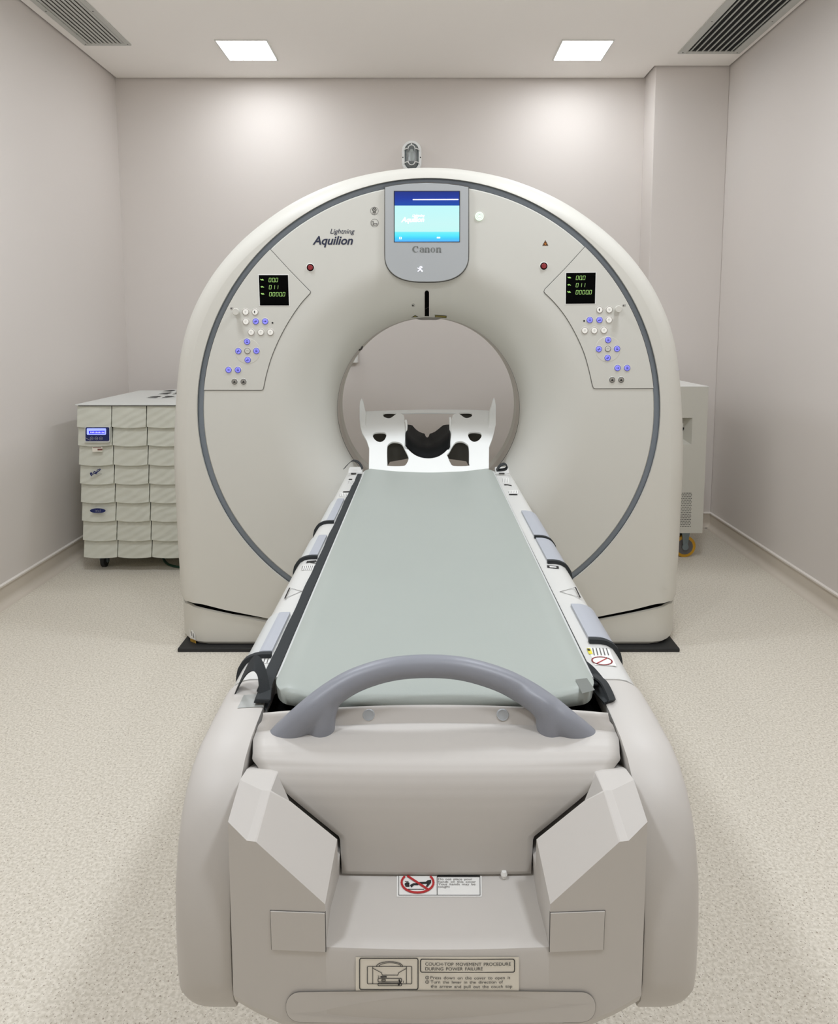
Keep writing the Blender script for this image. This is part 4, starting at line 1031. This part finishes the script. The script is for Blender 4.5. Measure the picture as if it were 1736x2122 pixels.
# inclined plane from (Y 2.585, Z -.532) to (Y 2.95, Z -.36)
q0 = Vector((0, 2.579, CAMZ-.529)); q1 = Vector((0, 2.96, CAMZ-.362)); ud = (q1-q0).normalized(); nn = Vector((0, -ud.z, ud.y))
def onH(u, v):
    d = ray(u, v); o_ = Vector((0, 0, CAMZ)); t_ = (q0-o_).dot(nn)/d.dot(nn); p = o_+d*t_; return (p.x, (p-q0).dot(ud))
def H(l, n=5): return [onH(*p) for p in (smooth_loop([Vector(q) for q in l], n) if n else l)]
cx_ = 887
outerL = [(765, 973), (765, 968), (765.5, 930), (760, 914), (751, 899), (747, 885), (745.5, 868), (748, 858), (760, 854), (800, 852.5), (840, 851.5), (887, 850.5)]
Rr = [(1012, 968), (1012.5, 928), (1020, 908), (1024, 893), (1026, 878), (1026, 862), (1023, 855), (1012, 852.5), (975, 851), (930, 850.5)]
outer = [(p[0], p[1]) for p in outerL]+Rr[::-1]+[(1012, 972)]+[(960, 978), (887, 981), (815, 978)]
# central opening with the cradle well
well = [(834, 857), (940, 856.5), (938.5, 862), (934, 880), (935.5, 900), (931, 925), (925, 936), (912, 946), (900, 950.5), (887, 952), (872, 950), (858, 944), (846, 934), (840, 922), (838.5, 900), (838, 880), (836, 862)]
h1 = [(801, 868), (794, 864), (795, 857.5), (805, 856), (822, 857.2), (817, 862.5), (809, 868)]
h2 = [(772, 906), (774, 899), (785, 896.5), (797, 897.5), (801, 903), (797, 913), (788, 918), (778, 914.5)]
h3 = [(802, 962), (801.5, 930), (805, 921), (814, 916.5), (826, 917.5), (833, 921), (838, 930), (845, 944), (847, 952), (843, 962), (835, 967.5), (805, 967.5)]
h3r = [(925, 944), (930, 938), (938, 924), (945, 917), (956, 915.5), (966, 920), (971.5, 929), (972, 960), (971, 967), (940, 967.5), (932, 960), (927, 948)]
h4 = [(828.5, 885), (831, 874), (836, 876), (836.5, 892), (834, 900), (829, 892)]
mir = lambda l, c2=1774: [(c2-x, y-.5) for x, y in l][::-1]
loops = [H(outer, 0), H(well, 3), H(h1), H(h2), H(h3, 4), H(h3r, 4), H(mir(h1, 1772)), H(mir(h2, 1770))]
pm = plate_mesh([[(x, y) for x, y in l] for l in loops], .006, .0012)
Mx = Matrix(((1, 0, nn.x, q0.x), (0, ud.y, nn.y, q0.y), (0, ud.z, nn.z, q0.z), (0, 0, 0, 1)))
pl = MB().mesh(pm, Mx); pl.build('support_plate', M['holder'], hh, smooth=30)
# upright side wings, tall at the far end
for s_ in (-1, 1):
    if s_ < 0: inn = [(766, 905), (757, 880), (757, 866), (757, 856), (755, 846), (752, 832)]; out = [(752, 901), (747, 885), (745, 868), (745, 856), (745, 843), (746, 832)]; tip = (749, 826)
    else: inn = [(1008, 901), (1013, 880), (1014, 864), (1014, 854), (1018, 842), (1021, 830)]; out = [(1023, 897), (1027, 880), (1027, 862), (1027, 852), (1027, 840), (1025.5, 830)]; tip = (1023, 824)
    Ys_ = [2.82, 2.86, 2.90, 2.93, 2.95, 2.96]; rings = []
    for i in range(6):
        a, b = PYp(*inn[i], Ys_[i]), PYp(*out[i], Ys_[i]); th_ = .03 if i < 4 else .02
        rings.append([a, b, b+Vector((0, th_, 0)), a+Vector((0, th_, 0))])
    a = PYp(*tip, 2.965); rings.append([a, a+Vector((.001*s_, 0, 0)), a+Vector((.001*s_, .008, 0)), a+Vector((0, .008, 0))])
    MB().loft(rings).build('side_wing', M['holder'], hh, smooth=40, bevel=.002)
# dark undersides seen in the lower cut-outs
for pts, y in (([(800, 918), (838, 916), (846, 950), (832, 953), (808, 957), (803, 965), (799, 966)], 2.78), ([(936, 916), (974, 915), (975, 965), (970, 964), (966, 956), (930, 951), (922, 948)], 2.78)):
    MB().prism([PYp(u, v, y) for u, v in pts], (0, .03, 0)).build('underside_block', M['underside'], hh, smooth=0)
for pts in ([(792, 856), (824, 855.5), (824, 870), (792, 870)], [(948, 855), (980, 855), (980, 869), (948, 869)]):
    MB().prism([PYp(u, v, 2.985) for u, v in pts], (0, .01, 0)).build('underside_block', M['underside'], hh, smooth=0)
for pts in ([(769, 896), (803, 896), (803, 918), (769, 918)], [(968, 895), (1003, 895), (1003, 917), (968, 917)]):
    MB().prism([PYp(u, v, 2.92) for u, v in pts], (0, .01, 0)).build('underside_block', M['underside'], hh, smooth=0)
# retaining prongs beside the cradle
for pa in ([(840, 874), (841, 872), (842, 885), (840, 905), (842, 912), (842, 919)], [(932.5, 869), (932.5, 867), (933, 885), (934, 905), (932, 912), (931.5, 919)]):
    yy = [2.88, 2.88, 2.86, 2.82, 2.80, 2.77]
    MB().tube(smooth_path([PYp(u, v, y) for (u, v), y in zip(pa, yy)], 5), .0048, n=10, up=(0, 1, 0)).build('prong', M['holder'], hh)
# black cradle
ck = root('head_cradle', 'glossy black curved head cradle set in the white head support', 'head cradle', (CX, 2.8, CAMZ-.5))
near = [(841, 921), (850, 931), (862, 941), (875, 948.5), (887, 951), (899, 949.5), (911, 944), (922, 936), (931, 924)]
mid_ = [(841, 898), (848, 907), (858, 916), (871, 924), (887, 926.5), (903, 924), (915, 916), (924, 907), (932, 897)]
far = [(842, 881), (853, 882), (862, 893), (878, 899.5), (884.5, 908), (893, 899.5), (908, 892), (919, 882), (932, 881)]
rows = [[PYp(u, v+2, y) for u, v in l] for l, y in ((near, 2.70), (mid_, 2.80), (far, 2.93))]
edge = [(842, 881), (853, 882), (857, 887), (862, 892), (868, 896), (874, 898.5), (879, 899.5), (880, 903), (882, 906.5), (885, 908), (888, 906.5), (890, 903), (891, 899.5), (896, 898.5), (902, 895.5), (908, 891), (914, 886), (919, 882), (932, 881)]
ev = []
for j in range(33):
    q_ = j/32*18; i_ = min(17, int(q_)); f_ = q_-i_; ev.append(PYp(edge[i_][0]*(1-f_)+edge[i_+1][0]*f_, edge[i_][1]*(1-f_)+edge[i_+1][1]*f_, 2.93))
rows = [smooth_path(rows[0], 4), smooth_path(rows[1], 4), ev]
MB().grid(rows).build('shell', M['carbon'], ck, smooth=60, solid=.006)

# ------------------------------------------------------------------ tiled power cabinet, left
ux0, uyf, uz0, uz1 = -1.758, 3.505, .080, .870
ups = root('power_supply_cabinet', 'pale green-grey cabinet with curved front tiles and a blue display, left of the gantry', 'cabinet', (-1.40, 3.9, 0))
uw = .176*4; ub = 4.30
MB().box((ux0+.004, uyf+.02, uz0), (ux0+uw-.004, ub, uz1-.006)).build('body', M['ups'], ups, smooth=0, bevel=.003)
MB().box((ux0-.002, uyf-.004, uz1-.006), (ux0+uw, ub+.003, uz1)).build('top_panel', M['upstop'], ups, smooth=0, bevel=.002)
MB().box((ux0+.006, uyf+.012, uz0+.003), (ux0+uw-.006, uyf+.019, uz1-.007)).build('tile_backing', M['black'], ups, smooth=0)
def tile_mat():
    m = bpy.data.materials.new('wavy_tile'); m.use_nodes = True; nt = m.node_tree; b = nt.nodes['Principled BSDF']
    b.inputs['Base Color'].default_value = (*lin([x/255 for x in (208, 209, 196)]), 1); b.inputs['Roughness'].default_value = .5
    tc = nt.nodes.new('ShaderNodeTexCoord'); mp = nt.nodes.new('ShaderNodeMapping'); wv = nt.nodes.new('ShaderNodeTexWave'); bp = nt.nodes.new('ShaderNodeBump')
    mp.inputs['Rotation'].default_value = (0, math.radians(28), 0); wv.bands_direction = 'Z'; wv.inputs['Scale'].default_value = 9; wv.inputs['Distortion'].default_value = 5; wv.inputs['Detail'].default_value = 1; wv.inputs['Detail Scale'].default_value = .6
    bp.inputs['Strength'].default_value = .5; bp.inputs['Distance'].default_value = .004
    nt.links.new(tc.outputs['Object'], mp.inputs[0]); nt.links.new(mp.outputs[0], wv.inputs['Vector']); nt.links.new(wv.outputs['Fac'], bp.inputs['Height']); nt.links.new(bp.outputs[0], b.inputs['Normal'])
    return m
M['tile'] = tile_mat()
vrows = [838, 883.5, 921.5, 961.5, 1000.5, 1039, 1077.5, 1117.5, 1155]
zr = [PYp(200, v, uyf).z for v in vrows]; zr[0] = uz1-.007; zr[-1] = uz0+.001
first = {}
def tile(col, row):
    x0 = ux0+.176*col+.0022; x1 = ux0+.176*(col+1)-.0022; z1_, z0_ = zr[row]-.0, zr[row+1]
    n = 16; mrow = 12; rows = []
    for j in range(mrow+1):
        tt = j/mrow; r_ = []
        for i in range(n+1):
            s_ = i/n; sag = .010*4*s_*(1-s_)
            zt = z1_-.004+(-.0 if row == 0 else -.004*0); zb_ = z0_-.0035-sag*.6+.002
            z = zt+(zb_-zt)*tt
            bulge = .004*4*s_*(1-s_)+.016*tt
            wave = .0016*max(0, math.sin((s_*1.0-tt*.9+.2)*4.2))
            rib = .0008*(1 if (s_*1.2+tt) > 1.35 and j % 2 == 0 else 0)
            r_.append(Vector((x0+(x1-x0)*s_, uyf+.012-bulge-wave-rib, z)))
        rows.append(r_)
    mb = MB().grid(rows)
    # thickness: bottom lip, sides
    bt = rows[-1]; mb.grid([bt, [p+Vector((0, .020, .001)) for p in bt]])
    for e in (0, n): mb.grid([[r_[e] for r_ in rows], [Vector((r_[e].x, uyf+.014, r_[e].z)) for r_ in rows]])
    return mb.build('tile', M['tile'], ups, smooth=35)
for col in range(4):
    for row in range(8): tile(col, row)
# display on the second tile
Yt = uyf-.017
def onU(u, v, off=0): return PYp(u, v, Yt-off)
mb = MB(); mb.prism([onU(*p) for p in rr_px(175.5, 884.5, 227.5, 917, 3)], (0, .02, 0), 1); mb.prism([onU(*p, .002) for p in rr_px(177, 885.5, 226, 914, 2.5)], (0, .004, 0), 0)
mb.prism([onU(*p, .003) for p in rr_px(179.8, 887.5, 219.5, 901, 1.8)], (0, .002, 0), 2)
mb.poly([onU(*p, .0034) for p in [(184, 893), (217, 892.5), (217.5, 898.5), (184.5, 899)]], 3)
for i in range(10): mb.poly([onU(*p, .0038) for p in [(187+i*3, 894.5+(i % 2)*.6), (189+i*3, 894.5), (189+i*3, 897.2), (187+i*3, 897)]], 4)
for u in (190, 199.5, 209): mb.stroke([onU(u+3.2*math.cos(2*PI*k/16), 908.5+3.2*math.sin(2*PI*k/16), .003) for k in range(16)], .0011, closed=True, mi=1); mb.stroke([onU(u-1.5, 908.5, .003), onU(u+1.5, 908.5, .003)], .001, mi=1)
mb.stroke([onU(177.5, 907.5, .003), onU(187, 912.5, .003)], .0012, mi=1)
mb.build('display_panel', [M['navy'], M['upstop'], M['lcd'], M['lcd2'], M['lcd3']], ups, smooth=0, label='navy control display with lit lcd')
mb = MB(); mb.poly([onU(*p, -.002) for p in [(191, 926.5), (212, 926), (212.5, 936), (191.5, 936.5)]]); mb.poly([onU(*p, -.001) for p in [(202, 930), (212, 929.8), (212, 933), (202, 933.2)]], 1); mb.poly([onU(*p, -.001) for p in [(192, 927.2), (210, 927), (210, 928), (192, 928.2)]], 1)
mb.build('asset_sticker', [M['tanpaper'], mat('maroon_ink', (120, 70, 62), .6)], ups, smooth=0)
mb = MB(); sh = [(186, 980), (189, 978.5), (192, 980.5), (195, 976), (199, 976.5), (202, 973), (207, 971), (209, 972), (207.5, 975), (202, 979), (199, 983), (196, 981.5), (192, 984), (189, 987.5), (187, 984)]
mb.poly([onU(*p, .001) for p in sh], 0); mb.stroke([onU(*p, .002) for p in [(190, 983), (196, 979), (206, 973.5)]], .0014, mi=1)
mb.stroke([onU(205+6*math.cos(q), 981.5+3*math.sin(q), .001) for q in [2*PI*k/16 for k in range(10)]], .0007, mi=2); mb.stroke([onU(200, 982, .001), onU(210, 981.5, .001)], .0008, mi=0)
mb.build('logo', [M['navy'], M['paper'], M['grey_ink']], ups, smooth=0, label='slanted navy logo with white script')
mb = MB(); mb.poly([onU(202.5+16.3*math.cos(2*PI*k/28), 1058.3+5*math.sin(2*PI*k/28), .001) for k in range(28)], 0)
for uu, hh_ in ((197.5, 2.4), (199.5, 2.0), (201.5, 2.4), (203.5, 1.6), (205.5, 1.6), (207.5, 2.8)): mb.stroke([onU(uu, 1060.3, .002), onU(uu, 1060.3-hh_*1.5, .002)], .0011, mi=1)
mb.stroke([onU(197, 1062, .002), onU(208, 1062, .002)], .0005, mi=1)
mb.build('oval_badge', [M['navy'], M['pad']], ups, smooth=0, label='navy oval badge')
# fan outlets on the top
for (u, v) in ((334, 823), (356, 815.5), (364, 810)):
    c = PZp(u, v, uz1+.001); r_ = .068; fb = MB()
    for k in range(4):
        a = k*PI/2+.35; ar = [c+Vector((r_*math.cos(a+q*.16), r_*math.sin(a+q*.16), .001)) for q in range(8)]
        fb.poly([c+Vector((.018*math.cos(a+.5), .018*math.sin(a+.5), .001))]+ar)
    fb.build('fan_outlet', M['ink'], ups, smooth=0)
    MB().loft([[c+Vector((q*math.cos(2*PI*k/32), q*math.sin(2*PI*k/32), h)) for k in range(32)] for q, h in ((.070, 0), (.072, .002), (.075, .002), (.077, 0))], caps=False).build('fan_ring', M['upstop'], ups)
# casters
def caster(parent, x, y, rw, top, wheelm, forkm, hubm, turned=False):
    wheel = MB(); n = 28; rings = []
    for r_, dx in ((rw*.35, -.012), (rw*.82, -.012), (rw, -.009), (rw, .009), (rw*.82, .012), (rw*.35, .012)):
        rings.append([(x+dx, y+r_*math.cos(2*PI*k/n), rw+r_*math.sin(2*PI*k/n)) for k in range(n)])
    c_ = MB(); c_.box((x-.028, y-.03, top-.006), (x+.028, y+.03, top))
    for s_ in (-1, 1): c_.prism([(x+s_*.017, y-.022, top-.006), (x+s_*.017, y+.022, top-.006), (x+s_*.017, y+.010, rw-.01), (x+s_*.017, y-.010, rw-.01)], (s_*.003, 0, 0))
    wheel.loft(rings); hub = MB().tube([(x-.021, y, rw), (x+.021, y, rw)], rw*.3, n=12)
    if turned: hub.tube([(x-.0125, y, rw), (x+.0125, y, rw)], rw*.74, n=20, mi=1)
    if turned:      # wheel swivelled to face the room
        for q in (c_, wheel, hub): q.v = [Vector((x+(p.y-y), y-(p.x-x), p.z)) for p in q.v]
    o = c_.build('caster', forkm, parent, smooth=0); wheel.build('wheel', wheelm, o); hub.build('hub', [hubm, M['grey_ink']], o)
for cx1 in (ux0+.07, ux0+uw-.08):
    for cy1 in (uyf+.08, ub-.08): caster(ups, cx1, cy1, .034, uz0, M['dark'], M['steel'], M['steel'])
gc = MB().tube(smooth_path([(-1.10, 3.60, .07), (-1.16, 3.56, .03), (-1.25, 3.55, .008), (-1.36, 3.60, .006), (-1.45, 3.75, .006)], 6), .006, n=10).build('power_cable', M['cabinet_green'])
tag(gc, 'dark green cable looping on the floor under the tiled cabinet', 'cable')
fl = MB().box((-1.76, 3.50, 0), (-1.05, 4.32, .003)); 

# ------------------------------------------------------------------ plain cabinet, right
cab = root('equipment_cabinet', 'plain cream cabinet on amber casters, showing right of the gantry', 'cabinet', (1.25, 3.95, 0))
x1c, yfc, zt, zbm = 1.50, 3.687, .943, .150; x0c = 1.0; ybc = 4.20
# body with a recessed switch bay and a perforated patch
rx0, rz1 = PYp(1409, 866, yfc).x-.12, PYp(1409, 866, yfc).z
rx1, rz0 = PYp(1434.5, 866, yfc).x, PYp(1434, 921, yfc).z
mb = MB()
mb.box((x0c, yfc+.06, zbm), (x1c, ybc, zt))
mb.box((x0c, yfc, zbm), (rx0, yfc+.06, zt)); mb.box((rx1, yfc, zbm), (x1c, yfc+.06, zt)); mb.box((rx0, yfc, rz1), (rx1, yfc+.06, zt)); mb.box((rx0, yfc, zbm), (rx1, yfc+.06, rz0))
mb.build('body', M['cab'], cab, smooth=0)
MB().box((x0c, yfc-.001, zt), (x1c+.001, ybc, zt+.003)).build('top_panel', M['cabtop'], cab, smooth=0)
mb = MB(); mb.add([(rx1, yfc, rz1), (rx1, yfc, rz0), (rx1-.04, yfc+.058, rz0+.03), (rx1-.04, yfc+.058, rz1)], [(0, 1, 2, 3)]); mb.add([(rx0, yfc, rz0), (rx1, yfc, rz0), (rx1-.04, yfc+.058, rz0+.03), (rx0, yfc+.058, rz0+.03)], [(0, 1, 2, 3)])
mb.build('switch_bay', M['cab'], cab, smooth=0)
c = PYp(1413, 888, yfc+.05)
mb = MB(); mb.box((c.x-.014, yfc+.045, c.z-.03), (c.x+.010, yfc+.06, c.z+.03)); mb.box((c.x-.010, yfc+.038, c.z-.004), (c.x+.006, yfc+.045, c.z+.007), 1); mb.box((c.x-.004, yfc+.034, c.z-.010), (c.x+.001, yfc+.045, c.z-.003), 1)
mb.build('breaker', [M['paper'], M['ink']], cab, smooth=0)
mb = MB(); a = PYp(1404, 1022, yfc-.0006); b = PYp(1431, 1091, yfc-.0006); nn_ = 20; m_ = 9
for j in range(nn_):
    for i in range(-6, m_):
        x = b.x-.003-(m_-1-i)*.0085-(.004 if j % 2 else 0); z = b.z+(a.z-b.z)*j/(nn_-1); mb.disc((x, yfc-.0006, z), .0026, n=8)
mb.build('perforation', M['ink'], cab, smooth=0)
caster(cab, PYp(1417, 1150, 3.74).x, 3.745, .060, zbm, M['amber'], M['steel'], M['steel'], True)
caster(cab, x0c+.08, 3.77, .062, zbm, M['amber'], M['steel'], M['steel']); caster(cab, x0c+.08, 4.12, .062, zbm, M['amber'], M['steel'], M['steel']); caster(cab, x1c-.08, 4.12, .062, zbm, M['amber'], M['steel'], M['steel'])
